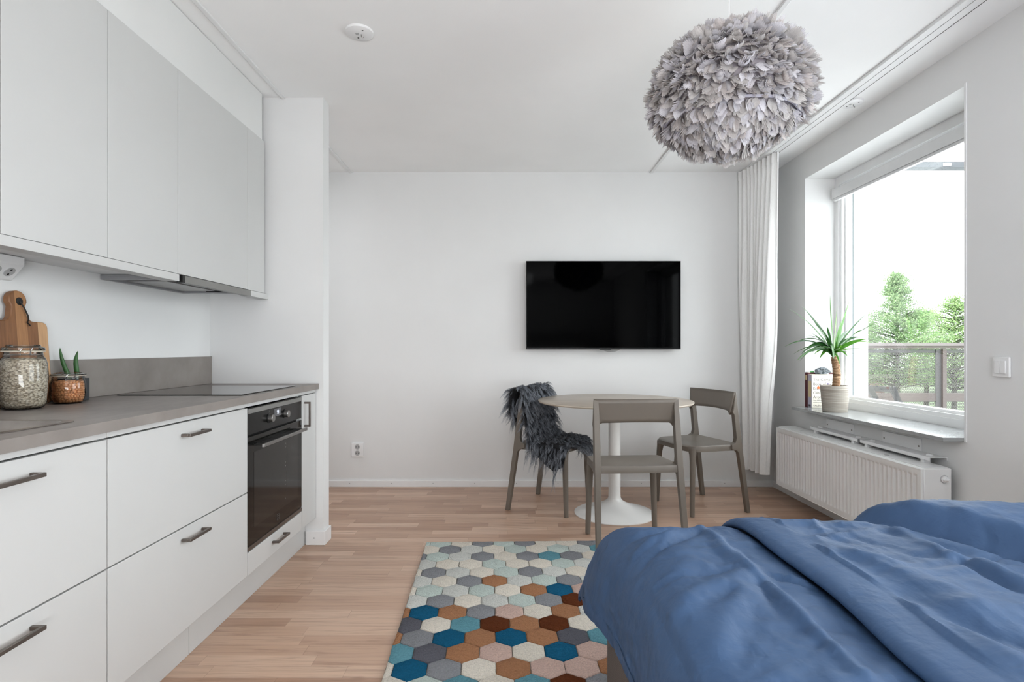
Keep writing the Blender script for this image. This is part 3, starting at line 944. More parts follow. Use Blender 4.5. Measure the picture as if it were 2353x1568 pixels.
# ------------------------------------------------------------------ window
def window(name, y0, y1, z0, z1):
    root = struct(empty(name, (XG, (y0 + y1) / 2, z0)))
    fr = MB()
    t = 0.045
    for (xa, xb, tt) in ((XG, XG + 0.055, t), (XG + 0.055, XG + 0.075, t + 0.012)):
        fr.box(xa, xb, y0, y1, z0, z0 + tt)
        fr.box(xa, xb, y0, y1, z1 - tt - 0.012, z1)
        fr.box(xa, xb, y0, y0 + tt, z0 + tt, z1 - tt - 0.012)
        fr.box(xa, xb, y1 - tt, y1, z0 + tt, z1 - tt - 0.012)
    fr.build('window_frame', M['trim'], root)
    sa = MB()
    a = 0.022
    for (xa, xb, i0, i1) in ((XG + 0.010, XG + 0.075, t, t + a), (XG + 0.030, XG + 0.075, t + a, t + a + 0.016)):
        sa.box(xa, xb, y0 + i0, y1 - i0, z0 + i0, z0 + i1)
        sa.box(xa, xb, y0 + i0, y1 - i0, z1 - i1 - 0.012, z1 - i0 - 0.012)
        sa.box(xa, xb, y0 + i0, y0 + i1, z0 + i1, z1 - i1 - 0.012)
        sa.box(xa, xb, y1 - i1, y1 - i0, z0 + i1, z1 - i1 - 0.012)
    sa.build('sash', M['trim'], root)
    i1 = t + a + 0.016
    se = MB()
    se.box(XG + 0.0755, XG + 0.084, y1 - i1, y1 - i1 + 0.02, z0 + i1, z1 - i1)
    se.box(XG + 0.0755, XG + 0.084, y0 + i1 - 0.02, y0 + i1, z0 + i1, z1 - i1)
    se.build('rubber_seal', M['seal'], root)
    box(XG + 0.066, XG + 0.070, y0 + i1 - 0.01, y1 - i1 + 0.01, z0 + i1 - 0.01, z1 - i1 + 0.002).build('pane', M['pane'], root)
    cl = MB()
    for (xa, xb, i) in ((XG + 0.086, XO + 0.012, i1 - 0.006),):
        cl.box(xa, xb, y1 - i, y1, z0, z1)
        cl.box(xa, xb, y0, y0 + i, z0, z1)
        cl.box(xa, xb, y0 + i, y1 - i, z1 - i, z1)
        cl.box(xa, xb, y0 + i, y1 - i, z0, z0 + i - 0.05)
    cl.build('outer_cladding', M['clad'], root)
    return root


window('window_1', WY0, WY1, WZ0, WZ1)
window('window_2', VY0, VY1, VZ0, VZ1)
# thin corner bead on the near edge of the reveal
struct(box(XR - 0.004, XR + 0.006, WY0 - 0.012, WY0 + 0.0005, WZ0 - 0.02, WZ1 + 0.012).build('trim_4', M['trim'], bevel=0.001))
# stone sill board
sl = box(1.985, XG - 0.0005, WY0 + 0.0015, WY1 - 0.0015, WZ0 - 0.0195, WZ0 - 0.0005).build('window_sill', M['sill'], bevel=0.0015)
struct(sl)
# blind
root = tag(empty('roller_blind', (XG - 0.02, (WY0 + WY1) / 2, 2.135)), 'white blind drawn up into its box at the window top', 'blind')
bl = MB().prism([(XG - 0.036, 2.150), (XG - 0.036, 2.205), (XG - 0.028, 2.218), (XG - 0.002, 2.218), (XG - 0.002, 2.150)], 'y', WY0 + 0.03, WY1 - 0.028)
bl.build('blind_box', M['blind'], root, bevel=0.002)
box(XG - 0.030, XG - 0.008, WY0 + 0.032, WY1 - 0.030, 2.132, 2.1495).build('bottom_bar', M['blind'], root, bevel=0.003)
for yk in (WY0 + 0.018, WY1 - 0.027):
    box(XG - 0.034, XG - 0.002, yk, yk + 0.009, 2.145, 2.225).build('end_cap', M['plastic'], root, bevel=0.002)

# ------------------------------------------------------------------ radiator
RX0, RX1, RY0, RY1, RZ0, RZ1 = 1.907, 2.050, 2.592, 4.008, 0.121, 0.541
root = tag(empty('radiator', ((RX0 + RX1) / 2, (RY0 + RY1) / 2, RZ0)), 'long white panel radiator with vertical ribs under the window', 'radiator')
# ribbed front panel: flutes pressed into a sheet
nfl = 40
fp = MB()
ys = []
ym0, ym1 = RY0 + 0.022, RY1 - 0.022
pitch = (ym1 - ym0) / nfl
def flute(y, z):
    if z < RZ0 + 0.035 or z > RZ1 - 0.038:
        return 0.0
    k = (y - ym0) / pitch
    t = k - math.floor(k)
    if y < ym0 or y > ym1:
        return 0.0
    a = 1.0 if 0.22 < t < 0.78 else (max(0, (t - 0.08) / 0.14) if t <= 0.22 else max(0, (0.92 - t) / 0.14))
    ez = min(1, (z - RZ0 - 0.035) / 0.018, (RZ1 - 0.038 - z) / 0.012)
    return 0.010 * min(1.0, a) * max(0.0, ez)
yl = [RY0 + 0.004] + [ym0 + pitch * (k + t) for k in range(nfl) for t in (0.0, 0.08, 0.15, 0.22, 0.78, 0.85, 0.92)] + [ym1, RY1 - 0.004]
zl = [RZ0 + 0.004, RZ0 + 0.034, RZ0 + 0.036, RZ0 + 0.044, RZ0 + 0.053, 0.30, RZ1 - 0.050, RZ1 - 0.044, RZ1 - 0.039, RZ1 - 0.037, RZ1 - 0.012]
vs = [(RX0 + flute(y, z), y, z) for z in zl for y in yl]
w = len(yl)
fs = [(j * w + i, (j + 1) * w + i, (j + 1) * w + i + 1, j * w + i + 1) for j in range(len(zl) - 1) for i in range(w - 1)]
fp.add(vs, fs)
fp.build('front_panel', M['rad'], root, smooth=True, clean=True)
bd = MB()
bd.prism([(RY0, RZ0), (RY1, RZ0), (RY1, RZ1 - 0.004), (RY0, RZ1 - 0.004)], 'x', RX0 + 0.012, RX1)
bd.build('casing', M['rad'], root, bevel=0.006, seg=3)
rim = MB()
rim.box(RX0 - 0.001, RX0 + 0.012, RY0, RY0 + 0.006, RZ0, RZ1 - 0.010).box(RX0 - 0.001, RX0 + 0.012, RY1 - 0.006, RY1, RZ0, RZ1 - 0.010)
rim.box(RX0 - 0.001, RX0 + 0.012, RY0, RY1, RZ1 - 0.014, RZ1 - 0.008).box(RX0 - 0.001, RX0 + 0.012, RY0, RY1, RZ0, RZ0 + 0.006)
rim.build('panel_rim', M['rad'], root, bevel=0.002)
tp = MB()
tp.box(RX0 + 0.020, RX1 - 0.012, RY0 + 0.01, RY1 - 0.01, RZ1 - 0.0035, RZ1)
tp.build('top_grille', M['rad'], root, bevel=0.001)
va = MB().lathe([(0.016, 0.0), (0.016, -0.006), (0.011, -0.0065), (0.011, -0.020), (0.007, -0.021), (0.006, -0.034), (0, -0.034)][::-1], (2.014, RY0, 0.487), 24, 'y')
va.build('bleed_valve', M['plastic'], root, smooth=True)
MB().lathe([(0.019, -0.0015), (0.019, 0.0)], (2.014, RY0, 0.487), 24, 'y').build('valve_ring', M['slot'], root)
for yk in (2.9, 3.75):
    MB().lathe([(0.0, 0.0), (0.012, 0.0), (0.012, 0.0008)], (1.955, yk, RZ1), 16).build('top_plug', M['slot'], root)
for q in (2.8, 3.7):
    box(RX1 - 0.02, XR - 0.001, q, q + 0.03, 0.2, 0.5).build('wall_bracket', M['rad'], root)
# channel-shaped rails behind the radiator top
for (a, b, lab) in ((3.215, 3.72, 'white metal channel on the wall over the radiator end nearest the curtain'), (2.66, 3.19, 'white metal channel on the wall over the radiator end nearest the bed')):
    r2 = tag(empty('wall_channel', (2.04, (a + b) / 2, 0.545)), lab, 'bracket rail', 'metal channels above the radiator')
    ch = MB().box(1.995, 2.079, a, b, 0.572, 0.5755).box(1.995, 1.999, a, b, 0.558, 0.572).box(2.079, 2.0835, a, b, 0.560, 0.5755)
    ch.build('channel', M['trim'], r2, bevel=0.0008)
    for q in (a + 0.05, b - 0.05):
        ft_ = MB()
        ft_.box(1.999, 2.03, q - 0.012, q + 0.012, 0.5415, 0.572)
        ft_.lathe([(0.014, 0.0), (0.014, 0.004), (0.010, 0.007), (0, 0.007)], (2.035, q, 0.5755), 16)
        ft_.build('clip', M['plastic'], r2)
for (a, b, lab) in ((3.385, 3.675, 'white screwed cover plate below the sill nearest the curtain'), (2.826, 3.118, 'white screwed cover plate below the sill nearest the bed')):
    r2 = tag(empty('cover_plate', (XR, (a + b) / 2, 0.564)), lab, 'cover plate', 'cover plates below the window sill')
    box(XR - 0.007, XR - 0.0005, a, b, 0.562, 0.636).build('plate', M['trim'], r2, bevel=0.0015)
    for q in (a + 0.014, b - 0.014):
        MB().lathe([(0, -0.0086), (0.0045, -0.0082), (0.005, -0.0065)], (XR, q, 0.598), 12, 'x').build('screw', M['handle'], r2, smooth=True)

# ------------------------------------------------------------------ curtain and its track
root = tag(empty('curtain_track', (1.853, 1.0, CEIL)), 'white double curtain track fixed along the ceiling by the window wall', 'curtain track')
tr_ = MB().box(1.812, 1.848, YR + 0.01, YB - 0.01, CEIL - 0.016, CEIL - 0.0005).box(1.852, 1.892, YR + 0.01, YB - 0.01, CEIL - 0.016, CEIL - 0.0005)
tr_.build('rail', M['track'], root, bevel=0.001)
box(1.892, 1.8955, YR + 0.01, YB - 0.01, CEIL - 0.016, CEIL - 0.0005).build('rail_groove', M['gapdark'], root)
box(1.8485, 1.8515, YR + 0.01, YB - 0.01, CEIL - 0.010, CEIL - 0.0005).build('rail_slot', M['slot'], root)

NF = 9
def curtain_pt(u, v):
    # u along the width (0 at the window end), v from top (0) to hem (1)
    wv = math.sin(2 * PI * NF * (u + 0.012 * math.sin(5 * v + 9 * u)))
    wv2 = math.sin(2 * PI * (NF * 0.43) * u + 1.7 + 1.3 * v)
    y = 3.915 + (4.385 - 3.915) * u
    y_b = 4.060 + (4.392 - 4.060) * u
    e = min(1.0, v / 0.75)
    y = y * (1 - e) + y_b * e
    x = 1.872 - 0.075 * u * (0.35 + 0.65 * (1 - v))
    amp = 0.020 + 0.016 * min(1, v * 2.2)
    x += amp * wv * (0.75 + 0.25 * math.sin(7 * u)) + 0.018 * v * wv2
    x += 0.028 * math.exp(-((v - 0.62) / 0.22) ** 2) * math.exp(-(u / 0.12) ** 2)
    y += 0.010 * math.cos(2 * PI * NF * u) * v
    if v > 0.82:
        x = min(x, 1.902)
    z = (CEIL - 0.018) * (1 - v) + (0.178 - 0.022 * u + 0.004 * wv2) * v
    return (min(x, 1.955), min(y, YB - 0.018), z)
root = tag(empty('curtain', (1.85, 4.2, 0.17)), 'white linen curtain gathered in the corner left of the radiator', 'curtain')
MB().grid(curtain_pt, 190, 60).build('curtain_panel', M['curtain'], root, smooth=2)
MB().grid(lambda u, v: tuple(Vector(curtain_pt(u, v * 0.030)) + Vector((-0.003, 0, 0))), 190, 3).build('heading_tape', M['curtain'], root, smooth=2)

# ------------------------------------------------------------------ dining table
TC = Vector(((1412 - CX) * 3.71 / F, 3.71, 0))
root = tag(empty('pedestal_table', TC), 'round taupe table on a white trumpet pedestal before the far wall', 'table')
MB().lathe([(0.500, 0.740), (0.507, 0.7475), (0.5065, 0.7535), (0.504, 0.7545), (0, 0.7545)], TC, 96).build('table_top', [M['tabletop'], M['tableedge']], root, smooth=True)
tt = [o for o in root.children if o.name.startswith('table_top')][0]
for p in tt.data.polygons:
    if abs(p.normal.z) < 0.75:
        p.material_index = 1
MB().lathe([(0.0, 0.7399), (0.16, 0.7395), (0.16, 0.725), (0.06, 0.70)][::-1], TC, 48).build('top_plate', M['tableleg'], root, smooth=True)
MB().lathe([(0.265, 0.0), (0.2655, 0.005), (0.256, 0.011), (0.20, 0.026), (0.14, 0.045), (0.095, 0.063), (0.066, 0.078), (0.048, 0.092), (0.0405, 0.108), (0.0390, 0.14), (0.0385, 0.70)], TC, 72).build('pedestal', M['tableleg'], root, smooth=True)


# ------------------------------------------------------------------ dining chairs (local: x across, y forward, z up)
def make_chair(label):
    root = tag(empty('dining_chair', (0, 0, 0)), label, 'chair', 'taupe dining chairs around the round table')
    mt = M['chair']
    for s in (-1, 1):
        # rear leg: a blade that runs from the foot up to the back's top corner
        prof_rear = [(-0.236, 0.0), (-0.180, 0.40), (-0.172, 0.46), (-0.146, 0.66), (-0.128, 0.806)]
        prof_front = [(-0.122, 0.806), (-0.108, 0.70), (-0.100, 0.672), (-0.112, 0.655), (-0.128, 0.50), (-0.120, 0.470), (-0.090, 0.458), (-0.090, 0.430), (-0.130, 0.418), (-0.146, 0.40), (-0.206, 0.0)]
        poly = prof_rear + prof_front
        vs = []
        def xo(z):
            return 0.247 - 0.012 * (z / 0.806)
        for (y, z) in poly:
            vs.append((s * xo(z), y, z))
        def th(z):
            return 0.026 + 0.008 * min(1, z / 0.42) if z < 0.6 else 0.034 - 0.006 * min(1, (z - 0.6) / 0.2)
        for (y, z) in poly:
            vs.append((s * (xo(z) - th(z)), y, z))
        n = len(poly)
        fs = [tuple(range(n)), tuple(range(2 * n - 1, n - 1, -1))] + [(i, n + i, n + (i + 1) % n, (i + 1) % n) for i in range(n)]
        MB().add(vs, fs).build('leg', mt, root, bevel=0.004, seg=2, local=True, clean=True)
    for s in (-1, 1):
        # front leg, fuller where it meets the seat
        pts = [(s * 0.178, 0.172, 0.432), (s * 0.186, 0.178, 0.40), (s * 0.1905, 0.182, 0.36), (s * 0.196, 0.188, 0.20), (s * 0.202, 0.194, 0.0)]
        MB().tube(pts, [0.032, 0.023, 0.0195, 0.0175, 0.0150], 14).build('leg', mt, root, smooth=True, local=True)
    # seat: plan outline with rounded front, slightly dished
    def outline(k):
        return k
    half = []
    half += [(0.232, -0.168), (0.226, -0.05), (0.220, 0.06)]
    for i in range(9):
        a = i * (PI / 2) / 8
        half.append((0.135 + 0.082 * math.cos(a), 0.125 + 0.085 * math.sin(a) ** 0.9))
    half += [(0.07, 0.216), (0.0, 0.219)]
    rows = []
    ol = half + [(-x, y) for (x, y) in half[-2::-1]]
    rear = [(-0.232 + 0.464 * k / 8, -0.168 - 0.010 * math.sin(PI * k / 8)) for k in range(1, 8)]
    ol += rear
    n = len(ol)
    sm = MB()
    def dish(x, y):
        return -0.010 * max(0, 1 - (x / 0.2) ** 2) * max(0, 1 - ((y - 0.0) / 0.2) ** 2) - 0.012 * max(0, (y - 0.14) / 0.08) ** 2
    lev = [(1.0, 0.420, 0.0), (1.0, 0.452, 0.3), (0.985, 0.459, 0.8), (0.8, 0.460, 1.0), (0.5, 0.460, 1.0), (0.2, 0.460, 1.0)]
    cy = 0.02
    vs = []
    for (k, z, w_) in lev:
        for (x, y) in ol:
            xx, yy = x * k, cy + (y - cy) * k
            vs.append((xx, yy, z + w_ * dish(xx, yy)))
    vs.append((0, cy, 0.460 + dish(0, cy)))
    fs = [(i * n + q, i * n + (q + 1) % n, (i + 1) * n + (q + 1) % n, (i + 1) * n + q) for i in range(len(lev) - 1) for q in range(n)]
    fs += [((len(lev) - 1) * n + q, (len(lev) - 1) * n + (q + 1) % n, len(vs) - 1) for q in range(n)]
    # underside ring, set in, so the edge reads as a thin apron
    b0 = len(vs)
    for (x, y) in ol:
        vs.append((x * 0.90, cy + (y - cy) * 0.90, 0.422))
    for (x, y) in ol:
        vs.append((x * 0.90, cy + (y - cy) * 0.90, 0.444))
    fs += [(q, b0 + q, b0 + (q + 1) % n, (q + 1) % n) for q in range(n)]
    fs += [(b0 + q, b0 + n + q, b0 + n + (q + 1) % n, b0 + (q + 1) % n) for q in range(n)]
    fs.append(tuple(range(b0 + n, b0 + 2 * n)))
    sm.add(vs, fs).build('seat', mt, root, smooth=True, local=True, clean=True)
    # back rest: curved band between the legs, its lower corners rounded
    def bk(u, v):
        s = 2 * u - 1
        e = abs(s)
        lo = 0.678 - 0.0 * e + 0.006 * math.cos(s * PI / 2)
        if e > 0.86:
            lo -= 0.024 * ((e - 0.86) / 0.14) ** 2
        z = lo + (0.806 - lo) * v
        x = s * (0.214 + 0.021 * v)
        y = -0.104 - 0.022 * v - 0.030 * (1 - s * s)
        return (x, y, z)
    MB().grid(bk, 28, 6).build('backrest', mt, root, smooth=2, solid=0.016, bevel=0.0, local=True)
    return root


def place_chair(root, rear_a, rear_b, toward, z=0.0, tilt=0.0):
    """rear_a, rear_b: floor points of the two rear feet; toward: a point the chair faces"""
    mid = (rear_a + rear_b) / 2
    lat = (rear_b - rear_a).normalized()
    fw = Vector((-lat.y, lat.x, 0))
    if fw.dot(toward - mid) < 0:
        fw = -fw
    loc = mid + fw * 0.221
    root.location = (loc.x, loc.y, z)
    root.rotation_euler = (tilt, 0, math.atan2(-fw.x, fw.y))
    ORG[root.name] = (loc.x, loc.y, z)


chair_near = make_chair('taupe plastic chair nearest the rug, its back to the bed')
place_chair(chair_near, onz(1374, 1283, 0.014), onz(1374, 1283, 0.014) + Vector((0.474, 0.035, 0)), TC, 0.011, -0.028)
chair_fur = copy_tree(chair_near)
chair_fur['label'] = 'taupe plastic chair draped with the dark grey sheepskin'
place_chair(chair_fur, onz(1167, 1172), onz(1236, 1136), TC)
chair_win = copy_tree(chair_near)
chair_win['label'] = 'taupe plastic chair between the round table and the curtain'
place_chair(chair_win, onz(1718, 1178), onz(1614, 1138), TC)

# ------------------------------------------------------------------ sheepskin over the left chair
bpy.context.view_layer.update()
MW = chair_fur.matrix_world.copy()
# lengthwise path (y, z) in chair coordinates: down behind the back, over its top, down its front, along the seat
path = [(-0.215, 0.600), (-0.205, 0.66), (-0.195, 0.73), (-0.185, 0.80), (-0.150, 0.832), (-0.108, 0.815), (-0.092, 0.75), (-0.080, 0.66), (-0.070, 0.56), (-0.055, 0.50), (-0.015, 0.474), (0.06, 0.468), (0.13, 0.466), (0.19, 0.462), (0.235, 0.445), (0.250, 0.41)]
pl_ = [0]
for a, b in zip(path, path[1:]):
    pl_.append(pl_[-1] + math.hypot(b[0] - a[0], b[1] - a[1]))
LEN = pl_[-1]
def along(t):
    d = t * LEN
    for i in range(len(path) - 1):
        if d <= pl_[i + 1] or i == len(path) - 2:
            k = (d - pl_[i]) / (pl_[i + 1] - pl_[i])
            return (path[i][0] + (path[i + 1][0] - path[i][0]) * k, path[i][1] + (path[i + 1][1] - path[i][1]) * k)
def width(t, side):
    # half widths toward the camera (side +1) and toward the wall (side -1)
    ks = {1: [(0, .12), (.08, .24), (.20, .275), (.33, .275), (.42, .27), (.52, .26), (.60, .265), (.68, .29), (.76, .35), (.84, .40), (.90, .36), (.95, .17), (1, .05)],
          -1: [(0, .12), (.12, .20), (.30, .19), (.40, .16), (.52, .20), (.62, .22), (.75, .24), (.9, .20), (1, .10)]}[side]
    for (a, wa), (b, wb) in zip(ks, ks[1:]):
        if t <= b:
            k = (t - a) / (b - a)
            return wa + (wb - wa) * k
    return ks[-1][1]
def skin_local(t, w):
    s = 1 if w >= 0 else -1
    y, z = along(t)
    d = abs(w) * width(t, s)
    lim = 0.215 if z < 0.56 else 0.30
    sag = 0.0
    x = d
    if d > lim:
        over = d - lim
        x = lim + 0.022 * math.tanh(over / 0.03)
        sag = max(0.0, over - 0.012)
    z2 = z - sag
    x += 0.006 * mnoise.noise(Vector((t * 9, w * 4, 3.0)))
    y += 0.010 * mnoise.noise(Vector((t * 8, w * 5, 7.7)))
    return Vector((s * x, y, z2 + 0.006 * mnoise.noise(Vector((t * 9, w * 4, 0.0)))))
SW, ST = 24, 60
root = tag(empty('sheepskin', MW @ Vector((0, 0, 0.47))), 'shaggy dark slate sheepskin thrown over the left dining chair', 'sheepskin')
ORG[root.name] = tuple(root.location)
def skinw(u, v):
    return tuple(MW @ skin_local(v, 2 * u - 1))
hide = MB().grid(skinw, SW, ST).build('hide', M['hide'], root, smooth=2, solid=0.004)
# fur: long wavy locks as hair strands
NL, PER, NP = 1500, 11, 9
locks = []
for i in range(NL):
    t, w = random.random(), random.uniform(-1, 1)
    e = 1e-2
    p = skin_local(t, w)
    dt = (skin_local(min(1, t + e), w) - skin_local(max(0, t - e), w))
    dw = (skin_local(t, min(1, w + 0.04)) - skin_local(t, max(-1, w - 0.04)))
    nrm = dw.cross(dt)
    if nrm.length < 1e-9:
        continue
    nrm.normalize()
    y, z = along(t)
    # outward side: away from the chair's solid parts
    ref = Vector((p.x * (2.2 if abs(p.x) > 0.2 else 0.3), p.y + 0.13 if z > 0.52 else 0.0, (p.z - 0.74) if z > 0.52 else 1.0))
    if nrm.dot(ref) < 0:
        nrm = -nrm
    edge = abs(w) ** 3
    dirn = (nrm * 0.9 + Vector((random.uniform(-.5, .5), random.uniform(-.5, .5), random.uniform(-.6, .15))) + (dw.normalized() * (1 if w > 0 else -1)) * edge * 0.7)
    if t < 0.06:
        dirn -= dt.normalized() * 0.8
    if t > 0.94:
        dirn += dt.normalized() * 0.8
    dirn.normalize()
    L = random.uniform(0.035, 0.070) * (0.72 if 0.45 < t < 0.62 else 1.0) * (1.0 + 0.5 * edge)
    locks.append((p, dirn, L, random.uniform(0, 6.28), random.uniform(0.9, 2.2)))
pts, sizes, rad = [], [], []
for (p, d, L, ph, fr_) in locks:
    s1_ = d.cross(Vector((0.3, 0.5, 0.8))).normalized()
    s2_ = d.cross(s1_)
    for q in range(PER):
        off = (s1_ * random.gauss(0, 0.006) + s2_ * random.gauss(0, 0.006))
        l = L * random.uniform(0.7, 1.15)
        ph2 = ph + random.uniform(-.5, .5)
        for k in range(NP):
            f = k / (NP - 1)
            q_ = p + off * (1 - 0.55 * f) + d * l * f * (1 - 0.15 * f)
            q_ = q_ + Vector((0, 0, -1)) * (l * 0.75 * f * f)
            q_ = q_ + (s1_ * math.sin(ph2 + f * 6.28 * fr_) + s2_ * math.cos(ph2 * 1.3 + f * 6.28 * fr_)) * 0.0052 * f
            pts.append(MW @ q_ - Vector(root.location))
            rad.append(0.00085 * (1 - 0.75 * f))
        sizes.append(NP)
hc = bpy.data.hair_curves.new('fur')
hc.add_curves(sizes)
hc.position_data.foreach_set('vector', np.array([c for p in pts for c in p], dtype=np.float32))
ra = hc.attributes.get('radius') or hc.attributes.new('radius', 'FLOAT', 'POINT')
ra.data.foreach_set('value', np.array(rad, dtype=np.float32))
hc.materials.append(M['fur'])
fo = bpy.data.objects.new('fur', hc)
COL.objects.link(fo)
fo.parent = root

# ------------------------------------------------------------------ feather pendant
LY = 2.05
LC = Vector(((1675 - CX) / F * LY, LY, 2.026))
LA, LB = 0.262, 0.205
root = tag(empty('feather_pendant', LC - Vector((0, 0, LB))), 'big round pendant lamp covered in grey feathers hanging from the ceiling', 'pendant lamp')
SEAM = -0.52


def lampsurf(lat, lon, a=LA, b=LB):
    return Vector((a * math.cos(lat) * math.cos(lon), a * math.cos(lat) * math.sin(lon), b * math.sin(lat)))


MB().lathe([(max(1e-4, (LA - 0.012) * math.cos(t)), (LB - 0.012) * math.sin(t)) for t in [-PI / 2 + PI * k / 24 for k in range(25)]], LC, 48, cap=False).build('inner_shade', M['shadecore'], root, smooth=2)
MB().lathe([((LA + o_) * math.cos(t), (LB + o_) * math.sin(t)) for (o_, t) in ((0.0, SEAM - .02), (0.010, SEAM - .02), (0.012, SEAM + 0.02), (0.0, SEAM + 0.025))], LC, 72, cap=False).build('seam_band', M['seamband'], root, smooth=True)
fe = MB()
fuv = []
NBL = 9
lat = 1.50
while lat > -1.56:
    rr_ = LA * math.cos(lat)
    nn = max(5, int(2 * PI * rr_ / 0.0150))
    for q in range(nn):
        lon = 2 * PI * (q + random.random()) / nn
        la = lat + random.uniform(-0.035, 0.035)
        if abs(la - SEAM - 0.02) < 0.045:
            la = SEAM - 0.05 if random.random() < 0.5 else SEAM + 0.09
        p = lampsurf(la, lon, LA - 0.006, LB - 0.006)
        e1 = (lampsurf(la - 0.01, lon) - lampsurf(la + 0.01, lon)).normalized()       # down along the shade
        e2 = Vector((-math.sin(lon), math.cos(lon), 0))
        nr = e2.cross(e1)
        if nr.dot(p) < 0:
            nr = -nr
        nr.normalize()
        if la > SEAM:
            tilt = random.uniform(0.45, 1.05)
            if la < SEAM + 0.16:
                tilt = random.uniform(0.8, 1.15)
        else:
            tilt = random.uniform(0.25, 0.78)
        yaw = random.gauss(0, 0.5 if la > SEAM else 0.42)
        ax = (e1 * math.cos(yaw) + e2 * math.sin(yaw)).normalized()
        d = (ax * math.cos(tilt) + nr * math.sin(tilt)).normalized()
        sd = (e2 * math.cos(yaw) - e1 * math.sin(yaw)).normalized()
        sd = (sd + nr * random.gauss(0, 0.3)).normalized()
        sd = (sd - d * sd.dot(d)).normalized()
        bn = d.cross(sd)
        if bn.dot(nr) < 0:
            bn = -bn
        L = random.uniform(0.037, 0.061) * (1.0 if la > SEAM else 0.9)
        Wd = L * random.uniform(0.26, 0.42)
        curl = random.uniform(-0.5, 0.95)
        cup = random.uniform(-0.6, 0.6)
        g = random.uniform(0.82, 1.10)
        tint = random.choice([(218, 214, 212), (225, 222, 226), (212, 207, 205), (228, 226, 231), (220, 213, 211)])
        c_ = lin(*tint)
        fe.tone = (c_[0] * g, c_[1] * g, c_[2] * g, 1)
        # barbs as narrow blades fanned out from the quill, so the vane frays at its rim
        for bl_ in range(NBL):
            s = -1 + 2 * bl_ / (NBL - 1)
            lb = L * (1.0 - 0.42 * s * s) * random.uniform(0.93, 1.03)
            vs = []
            for j in range(4):
                f = (0.0, 0.38, 0.72, 1.0)[j]
                cen = s * Wd * (0.15 + 0.85 * math.sin(PI * 0.5 * min(1, f * 1.25)) - 0.12 * f * f)
                hwid = Wd / NBL * (0.9, 1.6, 1.55, 0.55)[j]
                lf_ = f * lb
                for sg in (-1, 1):
                    ss = cen + sg * hwid
                    vs.append(LC + p + d * lf_ + sd * ss + bn * (curl * L * 0.5 * f * f + cup * ss * ss / Wd))
            fe.add(vs, [(2 * j, 2 * j + 1, 2 * j + 3, 2 * j + 2) for j in range(3)])
            for j in range(3):
                for (a, b) in ((0, j), (1, j), (1, j + 1), (0, j + 1)):
                    fuv.extend(((bl_ + a) / NBL, b / 3))
    lat -= 0.0155 / (LA if abs(lat) > 0.7 else LB + 0.02) * 1.2
fo = fe.build('feather_cover', M['feather'], root, smooth=2)
uvl = fo.data.uv_layers.new(name='uv')
if len(uvl.data) * 2 == len(fuv):
    uvl.data.foreach_set('uv', fuv)
MB().tube([LC + Vector((0, 0, LB - 0.01)), (LC.x, LC.y, CEIL - 0.03)], 0.0022, 8).build('cord', M['plastic'], root)
MB().lathe([(0.03, -0.045), (0.045, -0.04), (0.05, -0.0005)], (LC.x, LC.y, CEIL), 32).build('ceiling_cup', M['plastic'], root, smooth=True)

# ------------------------------------------------------------------ rug
RUGC = {'C': (243, 234, 220), 'L': (226, 226, 220), 'M': (210, 222, 215), 'G': (152, 153, 157), 'D': (104, 104, 112), 'T': (178, 128, 94), 'B': (104, 56, 32), 'P': (214, 184, 172), 'U': (28, 98, 134), 'A': (110, 164, 178)}
ROWS = ['MMCGMGCCGLMC', 'CGLCMCMLALCM', 'GMLGCGAGCMLC', 'LCCMCCMLLCGM', 'CGLCMGLCGLCM', 'LCGTLMGLCGLT', 'CMLMCTUPLCGM', 'LGCLMGBCTLGU', 'TUTGPCTLGUTC', 'DCABTBCBDTAG', 'TGUTUTDAPTUC', 'ADTPCUPTGBUA', 'CUGCTPPTACDT', 'CMACABGPUTCB', 'TUCGPTDABCUT', 'GCPBTUCGATPC', 'UTCDAPCTBGUC', 'CAGTPUDCTBAG']
HP, RP = 0.1165, 0.1022          # hexagon pitch across and between rows
RT = 0.014
ra_, rb_ = onz(980, 1246, RT), onz(875, 1568, RT)
rugdir = (rb_ - ra_); rugdir.z = 0; rugdir.normalize()
rugx = Vector((-rugdir.y, rugdir.x, 0))
if rugx.x < 0:
    rugx = -rugx
rugx = (rugx + Vector((0, -0.012, 0))).normalized()
RL, RW = 1.80, 1.30
root_o = Vector((ra_.x, ra_.y, 0))
rg = MB()
def rugpt(a, b, z):       # a across from the left edge, b down from the far edge
    q = root_o + rugx * a + rugdir * b
    wob = 0.004 * mnoise.noise(Vector((b * 6, a * 3, 1)))
    return (q.x + wob, q.y, z)
def clip(poly, w_, l_):
    def cut(P, ax, lim, keep_less):
        out = []
        for i in range(len(P)):
            a, b = P[i], P[(i + 1) % len(P)]
            ia = (a[ax] <= lim) if keep_less else (a[ax] >= lim)
            ib = (b[ax] <= lim) if keep_less else (b[ax] >= lim)
            if ia:
                out.append(a)
            if ia != ib:
                t = (lim - a[ax]) / (b[ax] - a[ax])
                out.append((a[0] + (b[0] - a[0]) * t, a[1] + (b[1] - a[1]) * t))
        return out
    for ax, lim, kl in ((0, 0.0, False), (0, w_, True), (1, 0.0, False), (1, l_, True)):
        poly = cut(poly, ax, lim, kl)
        if len(poly) < 3:
            return None
    return poly
base_c = lin(150, 144, 134)
rg.tone = base_c
